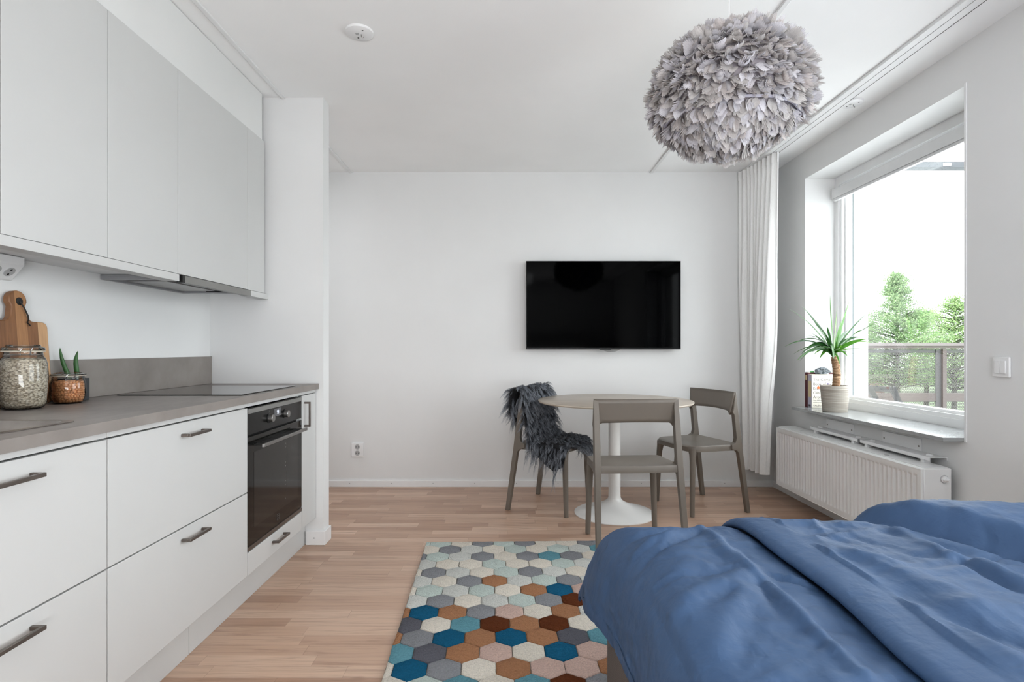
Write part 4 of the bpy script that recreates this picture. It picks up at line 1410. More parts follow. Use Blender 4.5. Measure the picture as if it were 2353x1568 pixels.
rg.add([rugpt(0, 0, 0.0015), rugpt(RW, 0, 0.0015), rugpt(RW, RL, 0.0015), rugpt(0, RL, 0.0015), rugpt(0, 0, RT * 0.6), rugpt(RW, 0, RT * 0.6), rugpt(RW, RL, RT * 0.6), rugpt(0, RL, RT * 0.6)],
       [(0, 1, 2, 3), (7, 6, 5, 4), (0, 4, 5, 1), (1, 5, 6, 2), (2, 6, 7, 3), (3, 7, 4, 0)])
for r_i, codes in enumerate(ROWS):
    b0 = 0.015 + RP * r_i
    even = (r_i % 2 == 0)        # rows whose first hexagon is a sliver
    # sliver rows start at -0.092, the others at -0.02
    start = -0.092 if even else -0.034
    # the slight skew of the pattern against the edge, as tufted
    for k_i, ch in enumerate(codes):
        ca = start + HP * k_i + HP / 2
        poly = []
        for q in range(6):
            a = PI / 6 + q * PI / 3
            poly.append((ca + HP / 1.7321 * math.cos(a), b0 + HP / 1.7321 * math.sin(a) * 1.012))
        pc = clip(poly, RW, RL)
        if not pc:
            continue
        # subdivide the outline, then loft inward rings for a pillowed top
        dn = []
        for i in range(len(pc)):
            a, b = pc[i], pc[(i + 1) % len(pc)]
            m_ = max(2, int(math.hypot(b[0] - a[0], b[1] - a[1]) / 0.011))
            for j in range(m_):
                dn.append((a[0] + (b[0] - a[0]) * j / m_, a[1] + (b[1] - a[1]) * j / m_))
        cx_ = sum(p[0] for p in dn) / len(dn); cy_ = sum(p[1] for p in dn) / len(dn)
        n = len(dn)
        col_ = lin(*RUGC[ch])
        v_ = random.uniform(0.95, 1.05)
        rg.tone = tuple(min(1, c * v_) for c in col_[:3]) + (1,)
        vs = []
        for (ins, z) in ((0.0008, RT * 0.45), (0.0016, RT * 0.88), (0.0060, RT * 1.02)):
            for (x, y) in dn:
                dx, dy = x - cx_, y - cy_
                dl = math.hypot(dx, dy) or 1e-6
                k = max(0.0, 1 - (ins + 0.0009 * mnoise.noise(Vector((x * 130, y * 130, r_i)))) / dl)
                vs.append(rugpt(cx_ + dx * k, cy_ + dy * k, z))
        vs.append(rugpt(cx_, cy_, RT * 1.05))
        fs = [(i * n + q, i * n + (q + 1) % n, (i + 1) * n + (q + 1) % n, (i + 1) * n + q) for i in range(2) for q in range(n)]
        fs += [(2 * n + q, 2 * n + (q + 1) % n, 3 * n) for q in range(n)]
        rg.add(vs, fs)
ro = rg.build('rug', M['rug'], smooth=2, clean=True)
tag(ro, 'tufted rug of cream, grey, blue and brown hexagons on the oak floor', 'rug')

# ------------------------------------------------------------------ bed
BX0, BX1, BY0, BY1 = 0.282, 1.90, -0.40, 1.650
root = tag(empty('bed', ((BX0 + BX1) / 2, (BY0 + BY1) / 2, 0)), 'wide bed with a taupe ribbed fabric base', 'bed')
box(BX0, BX1, BY0, BY1, 0.06, 0.36).build('bed_base', M['bedfabric'], root, bevel=0.012, seg=3)
box(BX0 + 0.035, BX1 - 0.03, BY0, BY1 - 0.05, 0.361, 0.515).build('mattress', M['mattress'], root, bevel=0.03, seg=4)
for (x, y) in ((BX0 + 0.1, BY1 - 0.12), (BX1 - 0.1, BY1 - 0.12), (BX0 + 0.1, BY0 + 0.12), (BX1 - 0.1, BY0 + 0.12)):
    MB().tube([(x, y, 0.0155 if x < 1 else 0.0), (x, y, 0.0605)], [0.02, 0.026], 16).build('leg', M['black'], root, smooth=True)


def interp(tab, t):
    if t <= tab[0][0]:
        return tab[0][1]
    for (a, va), (b, vb) in zip(tab, tab[1:]):
        if t <= b:
            k = (t - a) / (b - a)
            return va + (vb - va) * k
    return tab[-1][1]


def smooth_path(ctrl, n):
    """Catmull-Rom through 2-D points, resampled evenly to n+1 points"""
    P = [np.array(c, float) for c in ctrl]
    P = [2 * P[0] - P[1]] + P + [2 * P[-1] - P[-2]]
    out = []
    for i in range(1, len(P) - 2):
        for k in range(12):
            t = k / 12
            out.append(0.5 * ((2 * P[i]) + (-P[i - 1] + P[i + 1]) * t + (2 * P[i - 1] - 5 * P[i] + 4 * P[i + 1] - P[i + 2]) * t * t + (-P[i - 1] + 3 * P[i] - 3 * P[i + 1] + P[i + 2]) * t ** 3))
    out.append(P[-2])
    out = np.array(out)
    d = np.concatenate([[0], np.cumsum(np.linalg.norm(np.diff(out, axis=0), axis=1))])
    s = np.linspace(0, d[-1], n + 1)
    return np.stack([np.interp(s, d, out[:, 0]), np.interp(s, d, out[:, 1])], 1)


def bp(px, py, z=0.60):
    q = onz(px, py, z)
    return (q.x, q.y)


def ridge(x, y, p0, p1, amp, wid, taper=True):
    ax, ay = p0; bx, by = p1
    dx, dy = bx - ax, by - ay
    L2 = dx * dx + dy * dy
    t = ((x - ax) * dx + (y - ay) * dy) / L2
    tc = min(1, max(0, t))
    d = math.hypot(x - ax - dx * tc, y - ay - dy * tc)
    if d > 3.5 * wid:
        return 0.0
    k = 1.0
    if taper:
        k = math.sin(PI * min(1, max(0, 0.12 + 0.76 * tc))) ** 0.7
    return amp * k * math.exp(-(d / wid) ** 2)


def wrinkle(x, y, seed, amp):
    q = mnoise.noise(Vector((x * 8 + seed, y * 5, 9.0)))
    cre = 1 - abs(mnoise.noise(Vector((x * 14 + 2.2 * q + seed, y * 7 - x * 5 + 2.0 * q, seed))))
    cre2 = 1 - abs(mnoise.noise(Vector((x * 9 - y * 16 + 1.6 * q, y * 10 + x * 7 + seed, seed + 3))))
    return amp * (0.30 * (cre ** 8 - 0.2) + 0.24 * (cre2 ** 8 - 0.2) + mnoise.noise(Vector((x * 5.0 + seed, y * 3.0, seed))) + 0.45 * mnoise.noise(Vector((x * 11 + y * 5 + seed, y * 9 - x * 4, seed * 2))) + 0.2 * mnoise.noise(Vector((x * 26 - y * 9, y * 20 + x * 12 + seed, 4.0))))


def sstep(a, b, t):
    t = min(1, max(0, (t - a) / (b - a)))
    return t * t * (3 - 2 * t)


# left duvet: hangs over the left side and the foot
cross_a = smooth_path([(0.256, 0.366), (0.258, 0.41), (0.264, 0.47), (0.280, 0.535), (0.315, 0.573), (0.37, 0.588), (0.50, 0.592), (0.62, 0.588), (0.68, 0.566), (0.76, 0.552), (1.00, 0.550)], 150)
foot_a = smooth_path([(-0.30, 0.0), (0.5, 0.0), (1.30, 0.0), (1.48, 0.002), (1.57, 0.010), (1.625, 0.035), (1.660, 0.085), (1.676, 0.15), (1.688, 0.215)], 170)
ZA = 0.592
RA = [((1725, 1318), (1990, 1568), .010, .011), ((1725, 1318), (1500, 1350), -.006, .010), ((1725, 1318), (1610, 1215), .008, .014), ((1725, 1318), (1890, 1362), -.008, .009), ((1735, 1322), (1880, 1348), .006, .008),
      ((1430, 1275), (1612, 1214), .008, .010), ((1460, 1300), (1625, 1222), -.006, .010), ((1600, 1206), (1450, 1238), -.006, .012), ((1640, 1260), (1720, 1318), .007, .016), ((1720, 1318), (1540, 1415), .006, .02), ((1720, 1325), (1640, 1500), .007, .03), ((1560, 1260), (1580, 1568), .012, .07), ((1740, 1330), (1790, 1420), -.005, .012)]
rr2 = random.Random(21)


def loose_creases(n, x0, x1, y0, y1, turn):
    out = []
    for _ in range(n):
        x, y = rr2.uniform(x0, x1), rr2.uniform(y0, y1)
        a = rr2.gauss(turn, 0.5)
        l_ = rr2.uniform(0.05, 0.20)
        out.append(((x, y), (x + l_ * math.cos(a), y + l_ * math.sin(a)), rr2.choice([-1, 1]) * rr2.uniform(0.0018, 0.0042), rr2.uniform(0.006, 0.013)))
    return out


RA = [(bp(*a, 0.592), bp(*b, 0.592), m_, w_) for a, b, m_, w_ in RA] + loose_creases(26, 0.32, 0.62, 0.7, 1.6, 0.4)


def duv_a(u, v):
    cx_, cz_ = cross_a[int(round(u * 150))]
    fy_, fd_ = foot_a[int(round(v * 170))]
    ds = max(0.0, ZA - cz_) if cx_ < 0.5 else 0.0
    flat = (ZA - cz_) if cx_ >= 0.5 else 0.0
    fd_ = max(0.0, fd_)
    drop = (ds ** 5 + fd_ ** 5) ** 0.2
    x, y, z = cx_, fy_, ZA - drop - flat
    k = min(1, drop / 0.2)
    corner = min(1, ds / 0.2) * min(1, fd_ / 0.2)
    # loose hem: sways along the side, flares at the corner
    sway = 0.016 * math.sin(y * 11 + 0.6) + 0.010 * math.sin(y * 23 + 1.0)
    sx = min(1, ds / 0.2)
    x += sx * (sway * 0.4 - 0.036 * sstep(1.22, 1.60, y)) - corner * 0.010
    y += min(1, fd_ / 0.2) * 0.012 * math.sin(x * 14)
    z += sx * 0.012 * math.sin(y * 9 + 2)
    top = 1 - k
    und = 1 - 0.9 * sstep(0.60, 0.66, cx_)
    z += wrinkle(x, y, 1.3, 0.0075) * (0.25 + 0.75 * top) * und
    x += wrinkle(y, z * 2, 5.1, 0.010) * sx
    if cx_ > 0.3:
        for (a, b, m_, w_) in RA:
            z += 1.5 * und * ridge(x, y, a, b, m_, w_)
    return (x, y, z)


root = tag(empty('duvet', (0.5, 0.9, 0.60)), 'blue cotton duvet hanging over the left edge of the bed', 'duvet', 'blue duvets on the bed')
MB().grid(duv_a, 150, 170).build('duvet_cover', M['duvet'], root, smooth=2, solid=-0.006)
MB().grid(lambda u, v: tuple(Vector(duv_a(round((0.0 + 0.035 * u) * 150) / 150, v)) + Vector((-0.0075, 0, 0.0))), 3, 170).build('hem', M['duvet'], root, smooth=2)

# right duvet: its rolled edge lies on the left one, and it heaps up toward the window side
cross_b = smooth_path([(0.700, 0.596), (0.655, 0.595), (0.628, 0.600), (0.622, 0.612), (0.640, 0.625), (0.69, 0.628), (0.76, 0.624), (0.90, 0.621), (1.2, 0.620), (1.5, 0.620), (1.80, 0.62), (1.89, 0.58), (1.925, 0.50), (1.935, 0.42)], 230)
foot_b = smooth_path([(-0.30, 0.0), (0.5, 0.0), (1.30, 0.0), (1.48, 0.003), (1.58, 0.014), (1.645, 0.040), (1.690, 0.09), (1.714, 0.15), (1.728, 0.21)], 170)
RB = [((2210, 1282), (2010, 1318), -.010, .012), ((2210, 1282), (2340, 1258), -.009, .010), ((2210, 1282), (2353, 1352), -.012, .014), ((2225, 1278), (2370, 1335), .010, .02), ((2210, 1282), (2060, 1205), .010, .02), ((2010, 1318), (2180, 1285), .008, .018),
      ((1760, 1195), (1990, 1190), .007, .012), ((1830, 1215), (1990, 1205), -.006, .010), ((1860, 1232), (2020, 1200), .006, .010),
      ((1800, 1235), (2353, 1530), .010, .035), ((1900, 1240), (2353, 1440), .010, .04), ((1980, 1330), (2353, 1490), -.010, .03), ((2010, 1200), (2240, 1265), -.010, .03), ((1880, 1260), (2100, 1300), .006, .025), ((2070, 1390), (2353, 1400), .006, .03)]
RB = [(bp(*a, 0.63), bp(*b, 0.63), m_, w_) for a, b, m_, w_ in RB] + loose_creases(46, 0.70, 1.5, 0.7, 1.6, -0.7)
hv0, hv1 = Vector((1.005, 1.62)), Vector((1.265, 1.10))
hd_ = (hv1 - hv0).normalized()
hn = Vector((-hd_.y, hd_.x))
if hn.x < 0:
    hn = -hn


def duv_b(u, v):
    cx_, cz_ = cross_b[int(round(u * 230))]
    fy_, fd_ = foot_b[int(round(v * 170))]
    fd_ = max(0.0, fd_)
    x, y = cx_, fy_
    edge = sstep(0.62, 0.68, x)
    heap = (Vector((x, y)) - hv0).dot(hn)
    hs = sstep(-0.005, 0.085, heap) * 0.058 - 0.016 * math.exp(-(heap / 0.028) ** 2)
    hs *= sstep(2.0, 1.80, x)
    z = cz_ - fd_ * (1.0 if x < 1.0 else 1.05)
    lift = edge * hs * (1 - 0.8 * min(1, fd_ / 0.2))
    z += lift
    # the edge wavers gently along its length
    x += (1 - sstep(0.66, 0.85, cx_)) * (0.012 * math.sin(y * 5.0 + 1.2) + 0.006 * math.sin(y * 13))
    y += 0.016 * min(1, fd_ / 0.15) * math.sin(x * 9 + 1) + 0.02 * sstep(0.0, 0.1, heap) * min(1, fd_ / 0.1)
    top = 1 - min(1, fd_ / 0.2)
    if u > 0.12:
        z += wrinkle(x, y, 8.4, 0.0085) * edge * (0.3 + 0.7 * top)
        z += 0.006 * edge * top * mnoise.noise(Vector((x * 3 + y * 6, y * 2.2, 11.0)))
        if heap < 0.05:
            for (a, b, m_, w_) in RB:
                z += 1.4 * edge * ridge(x, y, a, b, m_, w_)
        else:
            z += 0.012 * mnoise.noise(Vector((x * 6 + y * 4, y * 10 - x * 6, 2.0)))
    return (x, y, z)


root = tag(empty('duvet', (1.25, 0.9, 0.62)), 'blue cotton duvet whose seamed edge lies over the other duvet', 'duvet', 'blue duvets on the bed')
MB().grid(duv_b, 230, 170).build('duvet_cover', M['duvet'], root, smooth=2, solid=0.004)

# ------------------------------------------------------------------ window sill: books, stone, yucca
SZ = WZ0
bkx0, bkx1 = 2.078, 2.272
fy0 = 3.853
root = tag(empty('red_book', (2.17, 3.925, SZ)), 'dark red book standing behind the cream book against the reveal', 'book', 'books on the window sill')
MB().box(bkx0, bkx1, 3.9055, 3.944, SZ, SZ + 0.243).build('book_cover', M['bookred'], root, bevel=0.002)
box(bkx0 + 0.006, bkx1 + 0.0005, 3.909, 3.940, SZ + 0.004, SZ + 0.2445).build('pages', M['paper'], root)
box(2.098, 2.124, 3.909, 3.9095, SZ + 0.238, SZ + 0.252).build('page_tab', M['tab'], root)
mk = MB()
mk.box(bkx0 - 0.0006, bkx0, 3.914, 3.936, SZ + 0.19, SZ + 0.225)
mk.build('spine_label', M['bookgold'], root)
root = tag(empty('cream_book', (2.17, 3.88, SZ)), 'thick cream book with printed title standing in front on the sill', 'book', 'books on the window sill')
box(bkx0, bkx1, fy0, 3.9045, SZ, SZ + 0.231).build('book_cover', M['bookcream'], root, bevel=0.002)
box(bkx0 + 0.004, bkx1 + 0.0004, fy0 + 0.003, 3.901, SZ + 0.003, SZ + 0.2318).build('pages', M['paper'], root)
sp_ = box(bkx0 - 0.0008, bkx0 - 0.0001, fy0 + 0.002, 3.903, SZ + 0.001, SZ + 0.230).build('spine', M['bookspine'], root)
box(bkx0 - 0.0014, bkx0 - 0.0009, fy0 + 0.006, 3.899, SZ + 0.075, SZ + 0.185).build('spine_panel', M['bookgold'], sp_)
box(bkx0 - 0.0014, bkx0 - 0.0009, fy0 + 0.012, 3.892, SZ + 0.008, SZ + 0.022).build('publisher_mark', M['ink'], sp_)
y_ = 0.2
for s, size, dz, mt in (('The Complete', 0.0275, 0.186, 'ink'), ('Book of', 0.0275, 0.156, 'ink'), ('Essential', 0.0275, 0.126, 'ink'), ('Oils and', 0.0275, 0.096, 'ink'), ('Aromatherapy', 0.0275, 0.066, 'ink'), ('Over 800 natural, nontoxic', 0.0115, 0.048, 'ink'), ('and fragrant recipes', 0.0115, 0.034, 'ink'), ('VALERIE', 0.0185, 0.010, 'ink')):
    vs, fs = text_mesh(s, size)
    wmax = max(v.x for v in vs)
    k = min(1.0, 0.18 / wmax)
    MB().add([(bkx0 + 0.009 + v.x * k, fy0 - 0.0006, SZ + dz + v.y) for v in vs], fs).build('title_lettering' if size > 0.02 else 'small_lettering', M[mt], root)
for (a, b) in ((0.112, 0.166), (0.128, 0.158), (0.120, 0.150), (0.178, 0.160)):
    MB().lathe([(0, -0.0006), (0.006, -0.0006), (0.006, -0.0001)], (bkx0 + a, fy0, SZ + b), 7, 'y').build('cover_picture', M['inkviolet'], root)
MB().lathe([(0, -0.0009), (0.011, -0.0009), (0.011, -0.0001)], (bkx0 + 0.046, fy0, SZ + 0.140), 5, 'y').build('cover_picture', M['inkred'], root)

# dark crystalline stone on the books
rk = bmesh.new()
bmesh.ops.create_icosphere(rk, subdivisions=3, radius=1.0)
rv, rf = [], []
for v in rk.verts:
    n_ = v.co.normalized()
    k = 1 + 0.35 * mnoise.cell(n_ * 2.2) + 0.12 * mnoise.noise(n_ * 4)
    rv.append((2.167 + n_.x * k * 0.046, 3.880 + n_.y * k * 0.016, SZ + 0.2535 + max(-0.0205, n_.z * k * 0.024)))
rf = [tuple(v.index for v in f.verts) for f in rk.faces]
rk.free()
tag(MB().add(rv, rf).build('mineral_stone', M['rock']), 'dark glittering mineral lump lying on top of the books', 'stone')

# yucca
PC = Vector((2.108, 3.630, SZ))
root = tag(empty('potted_yucca', PC), 'potted yucca with thick bare stem and long green leaves on the sill', 'potted plant')
MB().lathe([(0.0, 0.0), (0.070, 0.0), (0.072, 0.004), (0.086, 0.165), (0.0865, 0.170), (0.081, 0.170), (0.078, 0.150), (0, 0.150)], PC, 56).build('plant_pot', M['pot'], root, smooth=True)
MB().lathe([(0.078, 0.151), (0.076, 0.156), (0.03, 0.160), (0, 0.161)], PC, 32).build('soil', M['soil'], root, smooth=2)
crown = at(1906, 820, 3.62)
crown.x = PC.x + 0.004
tb = Vector((PC.x + 0.006, PC.y, SZ + 0.155))
tk = MB()
pts_, rs_ = [], []
for k in range(22):
    f = k / 21
    pts_.append(tb.lerp(crown, f) + Vector((0.008 * math.sin(f * 3.0) - 0.016 * f * f, 0, 0)))
    rs_.append((0.0235 + 0.0012 * math.sin(k * 2.3) - 0.002 * f) * (1.0 if k < 20 else 0.8))
tk.tube(pts_, rs_, 20)
tk.build('stem', M['bark'], root, smooth=True)
crown = pts_[-1]
lf = MB()


def leaf(tip_px, tip_py, depth, lift, width, tone, base=0.03, twist=0.0):
    tip = at(tip_px, tip_py, depth)
    p0 = crown + Vector((random.uniform(-.008, .008), random.uniform(-.008, .008), random.uniform(-.005, base)))
    mid = p0.lerp(tip, 0.45) + Vector((0, 0, lift))
    pts = []
    for k in range(13):
        f = k / 12
        pts.append(p0 * (1 - f) ** 2 + mid * 2 * f * (1 - f) + tip * f * f)
    c_ = lin(*tone)
    lf.tone = c_
    vs = []
    for k, p in enumerate(pts):
        f = k / 12
        d = (pts[min(12, k + 1)] - pts[max(0, k - 1)]).normalized()
        view = Vector((0.35, -0.8, 0.5))
        s = d.cross(view).normalized()
        s = (Matrix.Rotation(twist + 0.5 * f, 3, d) @ s)
        nn = d.cross(s)
        w = 1.40 * width * (0.55 + 0.45 * math.sin(PI * min(1, 0.1 + f * 0.75))) * (1 - f ** 3.2) + 0.0004
        vs += [p - s * w + nn * w * 0.35, p, p + s * w + nn * w * 0.35]
    lf.add(vs, [(k * 3 + i, k * 3 + i + 1, (k + 1) * 3 + i + 1, (k + 1) * 3 + i) for k in range(12) for i in range(2)])


G1, G2, G3, G4 = (58, 106, 44), (84, 142, 50), (34, 76, 38), (118, 172, 66)
for a in ((1810, 709, 3.52, .085, .0115, G1), (1843, 704, 3.70, .045, .0105, G3), (1907, 675, 3.60, .02, .0115, G2), (1956, 675, 3.48, .0, .0135, G2), (1924, 706, 3.66, .01, .0095, G4), (1990, 722, 3.66, .03, .0045, G3),
          (2018, 740, 3.36, .050, .0100, G1), (2003, 779, 3.34, .070, .0100, G2), (1998, 787, 3.40, .060, .0110, G4), (1803, 797, 3.55, .130, .0050, G3), (1829, 787, 3.45, .105, .0100, G3), (1831, 829, 3.42, .120, .0090, G1), (1841, 814, 3.50, .100, .0105, G3),
          (1883, 825, 3.52, .070, .0095, G2), (1866, 809, 3.38, .070, .0120, G3), (1989, 803, 3.40, .018, .0100, G2), (1968, 817, 3.46, .030, .0065, G1), (1930, 839, 3.50, .070, .0085, G2), (1948, 820, 3.44, .060, .0080, G2), (1823, 814, 3.62, .090, .0035, G1), (1838, 830, 3.60, .110, .0035, G1),
          (1916, 826, 3.36, .120, .0130, G1), (1880, 800, 3.30, .040, .0115, G1), (1885, 760, 3.76, .03, .010, G2), (1950, 758, 3.75, .03, .010, G3), (1862, 765, 3.75, .05, .010, G1), (1935, 735, 3.72, .02, .009, G2), (1870, 745, 3.40, .08, .0125, G1), (1900, 750, 3.38, .05, .0125, G3), (1975, 775, 3.60, .06, .0085, G3), (1870, 815, 3.7, .07, .008, G2), (1846, 775, 3.68, .09, .009, G3)):
    leaf(*a, base=0.055, twist=random.uniform(-0.5, 0.5))
lf.build('leaves', M['leaf'], root, smooth=2)

# ------------------------------------------------------------------ outside the window
GZ = -3.2
struct(box(XO + 0.06, 90, -40, 140, GZ - 0.1, GZ).build('ground', M['lawn']))
RYF = 9.0
struct(box(XO + 0.013, 10.5, -3.0, RYF + 0.2, -0.16, -0.02).build('balcony_deck_slab', M['deck']))
root = tag(empty('balcony_railing', (7.0, RYF, -0.02)), 'brown balcony railing of perforated sheet with pale top rail', 'railing')
rx0, rx1 = 4.4, 10.4
rz = lambda py: at(0, py, RYF).z
box(rx0, rx1, RYF - 0.03, RYF + 0.09, rz(795), rz(788)).build('cap_rail', M['railcap'], root)
box(rx0, rx1, RYF - 0.01, RYF + 0.06, rz(801), rz(795)).build('top_rail', M['rail'], root)
box(rx0, rx1, RYF + 0.03, RYF + 0.06, rz(811), rz(803)).build('panel_rail', M['raildark'], root)
box(rx0, rx1, RYF + 0.02, RYF + 0.06, rz(923), rz(904)).build('middle_rail', M['rail'], root)
MB().add([(rx0, RYF + 0.045, rz(948)), (rx1, RYF + 0.045, rz(948)), (rx1, RYF + 0.045, rz(811)), (rx0, RYF + 0.045, rz(811))], [(0, 1, 2, 3)]).build('perforated_panel', M['perf'], root)
for px in (2169, 1932, 2410):
    xx = at(px, 0, RYF).x
    p = box(xx - 0.03, xx + 0.03, RYF - 0.02, RYF + 0.03, -0.02, rz(801)).build('post', M['rail'], root)
    box(xx - 0.115, xx - 0.03, RYF + 0.015, RYF + 0.035, -0.02, rz(803)).build('post_flange', M['raildark'], p)

bmz = at(0, 384, 5.5).z, at(0, 371, 5.5).z
root = struct(empty('balcony_beam', (5.0, 5.5, bmz[0])))
box(XO + 0.02, 8.5, 5.5, 5.62, bmz[0], bmz[1]).build('beam_profile', M['beam'], root)
q = at(2177, 378, 5.49)
box(q.x - 0.035, q.x + 0.035, 5.485, 5.5, q.z - 0.012, q.z + 0.012).build('beam_fitting', M['plastic'], root)

# folded wooden balcony chair
root = tag(empty('garden_chair', (3.62, 5.5, -0.02)), 'weathered grey wooden folding chair standing out on the balcony', 'chair')
CYD = 5.5
A = at(1996, 888, CYD); B = at(2050, 891, CYD + 0.05)
def slab(p, q, w, t):
    p, q = Vector(p), Vector(q)
    d = (q - p).normalized()
    s = d.cross(Vector((0, 1, 0))).normalized()
    n_ = d.cross(s)
    vs = [a + s * (w / 2) * i + n_ * (t / 2) * j for a in (p, q) for i, j in ((-1, -1), (1, -1), (1, 1), (-1, 1))]
    return MB().add(vs, [(0, 1, 2, 3), (7, 6, 5, 4), (0, 4, 5, 1), (1, 5, 6, 2), (2, 6, 7, 3), (3, 7, 4, 0)])
f1 = Vector((A.x + 0.30, CYD - 0.15, -0.02)); f2 = Vector((B.x + 0.33, CYD + 0.05, -0.02))
slab(A, f1, 0.05, 0.03).build('leg', M['greywood'], root, clean=True)
slab(B, f2, 0.05, 0.03).build('leg', M['greywood'], root, clean=True)
slab(A + Vector((0, 0, -0.02)), B + Vector((0, 0, -0.02)), 0.055, 0.025).build('backrest', M['greywood'], root, clean=True)
slab(A.lerp(f1, 0.22), B.lerp(f2, 0.22), 0.05, 0.02).build('backrest', M['greywood'], root, clean=True)
g1 = A.lerp(f1, 0.18); g2 = B.lerp(f2, 0.50)
slab(A.lerp(f1, 0.55), (A.x - 0.10, CYD - 0.15, -0.02), 0.04, 0.025).build('leg', M['greywood'], root, clean=True)
slab(B.lerp(f2, 0.55), (B.x - 0.08, CYD + 0.05, -0.02), 0.04, 0.025).build('leg', M['greywood'], root, clean=True)
slab(A.lerp(f1, 0.55) + Vector((0.05, 0, 0)), B.lerp(f2, 0.55) + Vector((0.05, 0, 0)), 0.22, 0.02).build('seat', M['greywood'], root, clean=True)


TREE_B = 260
def tree(name, px, py_top, Y, wpx, label, n, cone, cols, seed, group='trees beyond the balcony'):
    rnd = random.Random(seed)
    top = at(px, py_top, Y)
    root = tag(empty(name, (top.x, Y, GZ)), label, 'tree', group)
    H = top.z - GZ
    hw = wpx * Y / F / 2
    tkm = MB().tube([(top.x, Y, GZ), (top.x + 0.05, Y, GZ + H * 0.5), (top.x, Y, top.z - 0.1)], [0.16, 0.11, 0.02], 10)
    cr = MB()
    br = []
    for b in range(TREE_B):
        f = rnd.uniform(0.0, 1.0)
        zc = GZ + H * (0.28 + 0.72 * f)
        reach = hw * (min(1.15, (1 - f) / 0.62) ** cone) * rnd.uniform(0.5, 1.12) + 0.12
        a = rnd.uniform(0, 2 * PI)
        tip = Vector((top.x + reach * math.cos(a), Y + reach * math.sin(a), zc + 0.20 * reach + rnd.uniform(-.1, .15)))
        s0 = Vector((top.x, Y, zc - 0.1 * reach))
        tkm.tube([s0, s0.lerp(tip, 0.6) + Vector((0, 0, 0.05)), tip], [0.03, 0.018, 0.005], 5)
        br.append((s0, tip))
    # upright leading shoots
    for b in range(4):
        tip = Vector((top.x + rnd.uniform(-.25, .25) * hw, Y, top.z + rnd.uniform(-0.35, 0.05)))
        br.append((tip - Vector((0, 0, 0.9)), tip))
    ls = 0.036 * Y / 30
    V, Fc = [], []
    for k in range(n):
        s0, tip = rnd.choice(br)
        f = rnd.random() ** 0.38
        c = s0.lerp(tip, f) + Vector((rnd.gauss(0, 1), rnd.gauss(0, 1), rnd.gauss(0, 0.7))) * (0.25 * (1.2 - 0.6 * f) * Y / 30)
        n1 = Vector((rnd.gauss(0, 1), rnd.gauss(0, 1), rnd.gauss(0, 1))).normalized()
        n2 = n1.cross(Vector((rnd.gauss(0, 1), rnd.gauss(0, 1), 1.3))).normalized()
        l_ = ls * rnd.uniform(0.8, 1.7)
        w_ = l_ * rnd.uniform(0.40, 0.6)
        cr.tone = rnd.choice(cols)
        cr.add([c - n1 * l_, c - n2 * w_, c + n1 * l_, c + n2 * w_], [(0, 1, 2, 3)])
    cr.build('crown', M['treeleaf'], root)
    tkm.build('trunk', M['trunk'], root, smooth=2)


gA = [(0.22, 0.32, 0.16, 1), (0.27, 0.37, 0.19, 1), (0.16, 0.25, 0.13, 1), (0.34, 0.43, 0.24, 1)]
gB = [(0.29, 0.40, 0.18, 1), (0.36, 0.48, 0.22, 1), (0.22, 0.33, 0.15, 1)]
tree('tall_tree', 2060, 632, 30, 190, 'tall pale green tree with pointed top seen through the window', 42000, 1.15, gA, 8)
tree('side_tree', 2192, 688, 33, 150, 'lighter green tree at the right edge of the window view', 17000, 0.6, gB, 4)
tree('low_tree', 1975, 728, 36, 140, 'low rounded green tree left of the tall pointed tree', 14000, 0.5, gB, 5)
tree('round_tree', 2128, 718, 38, 150, 'bushy tree filling the gap right of the tall pointed tree', 14000, 0.5, gB, 6)

# brick house beyond the railing
root = tag(empty('brick_house', (28, 45, GZ)), 'orange brick house seen through the railing holes', 'house')
hx0, hx1 = at(1940, 0, 45).x, at(2031, 0, 45).x
hz = at(0, 838, 45).z
box(hx0, hx1, 45, 52, GZ, hz).build('house_wall', M['brickhouse'], root)
box(hx0 - 0.3, hx1 + 0.3, 44.7, 52.3, hz, hz + 0.35).build('roof', M['roofgrey'], root)
wx0, wx1 = at(1968, 0, 45).x, at(2000, 0, 45).x
box(wx0, wx1, 44.93, 45.0, at(0, 873, 45).z, at(0, 845, 45).z).build('house_window', M['housewin'], root)

# ------------------------------------------------------------------ light
wd = bpy.data.worlds.new('overcast_sky')
scene.world = wd
wd.use_nodes = True
nt = wd.node_tree
nt.nodes.clear()
bg = nt.nodes.new('ShaderNodeBackground'); wo = nt.nodes.new('ShaderNodeOutputWorld')
bg.inputs[0].default_value = (0.95, 0.985, 1.025, 1)
bg.inputs[1].default_value = 8.2
nt.links.new(bg.outputs[0], wo.inputs[0])


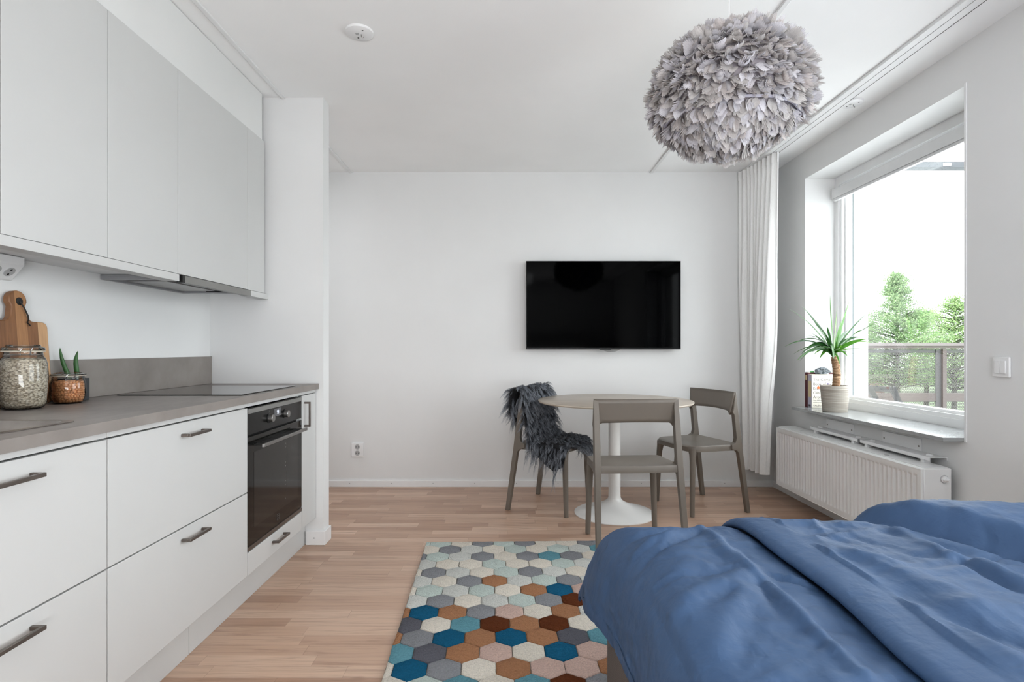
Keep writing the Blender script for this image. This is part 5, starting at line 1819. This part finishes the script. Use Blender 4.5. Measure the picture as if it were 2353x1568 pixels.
def area(name, loc, target, sx, sy, power, col=(1, 1, 1), portal=False):
    l = bpy.data.lights.new(name, 'AREA')
    l.shape = 'RECTANGLE'; l.size = sx; l.size_y = sy; l.energy = power; l.color = col
    o = bpy.data.objects.new(name, l)
    COL.objects.link(o)
    o.location = loc
    d = Vector(target) - Vector(loc)
    o.rotation_euler = d.to_track_quat('-Z', 'Y').to_euler()
    if portal:
        l.cycles.is_portal = True
    return o


area('window_portal', (XG + 0.09, (WY0 + WY1) / 2, (WZ0 + WZ1) / 2), (0, (WY0 + WY1) / 2, (WZ0 + WZ1) / 2), WY1 - WY0, WZ1 - WZ0, 1, portal=True)
area('window_portal', (XG + 0.09, (VY0 + VY1) / 2, (VZ0 + VZ1) / 2), (0, (VY0 + VY1) / 2, (VZ0 + VZ1) / 2), VY1 - VY0, VZ1 - VZ0, 1, portal=True)
# fill lights added out of view to brighten and even out the room
area('upward_fill', (0.6, -1.7, 0.75), (0.55, -0.5, 2.5), 1.6, 1.2, 94, (0.965, 0.99, 1.02))  # added fill behind the camera, aimed up at the ceiling
area('rear_fill', (-0.3, -2.0, 2.44), (-0.3, -1.7, 0.0), 1.4, 0.8, 20, (0.965, 0.99, 1.02))  # weak added fill high at the rear, facing down
area('passage_fill', (-2.3, 3.8, 2.46), (-2.3, 3.8, 0.0), 0.5, 0.5,  12, (0.965, 0.99, 1.02))  # added fill that lifts the far wall beyond the partition

# ------------------------------------------------------------------ render settings that belong to the scene
scene.view_settings.view_transform = 'Standard'
scene.view_settings.look = 'None'
scene.view_settings.exposure = 0.0
cy_ = scene.cycles
cy_.use_denoising = True
cy_.use_adaptive_sampling = True
cy_.adaptive_threshold = 0.06
cy_.adaptive_min_samples = 16
cy_.time_limit = 1150
cy_.max_bounces = 7
cy_.diffuse_bounces = 4
cy_.glossy_bounces = 3
cy_.transmission_bounces = 4
cy_.transparent_max_bounces = 12
cy_.caustics_reflective = False
cy_.caustics_refractive = False
cy_.sample_clamp_indirect = 6.0
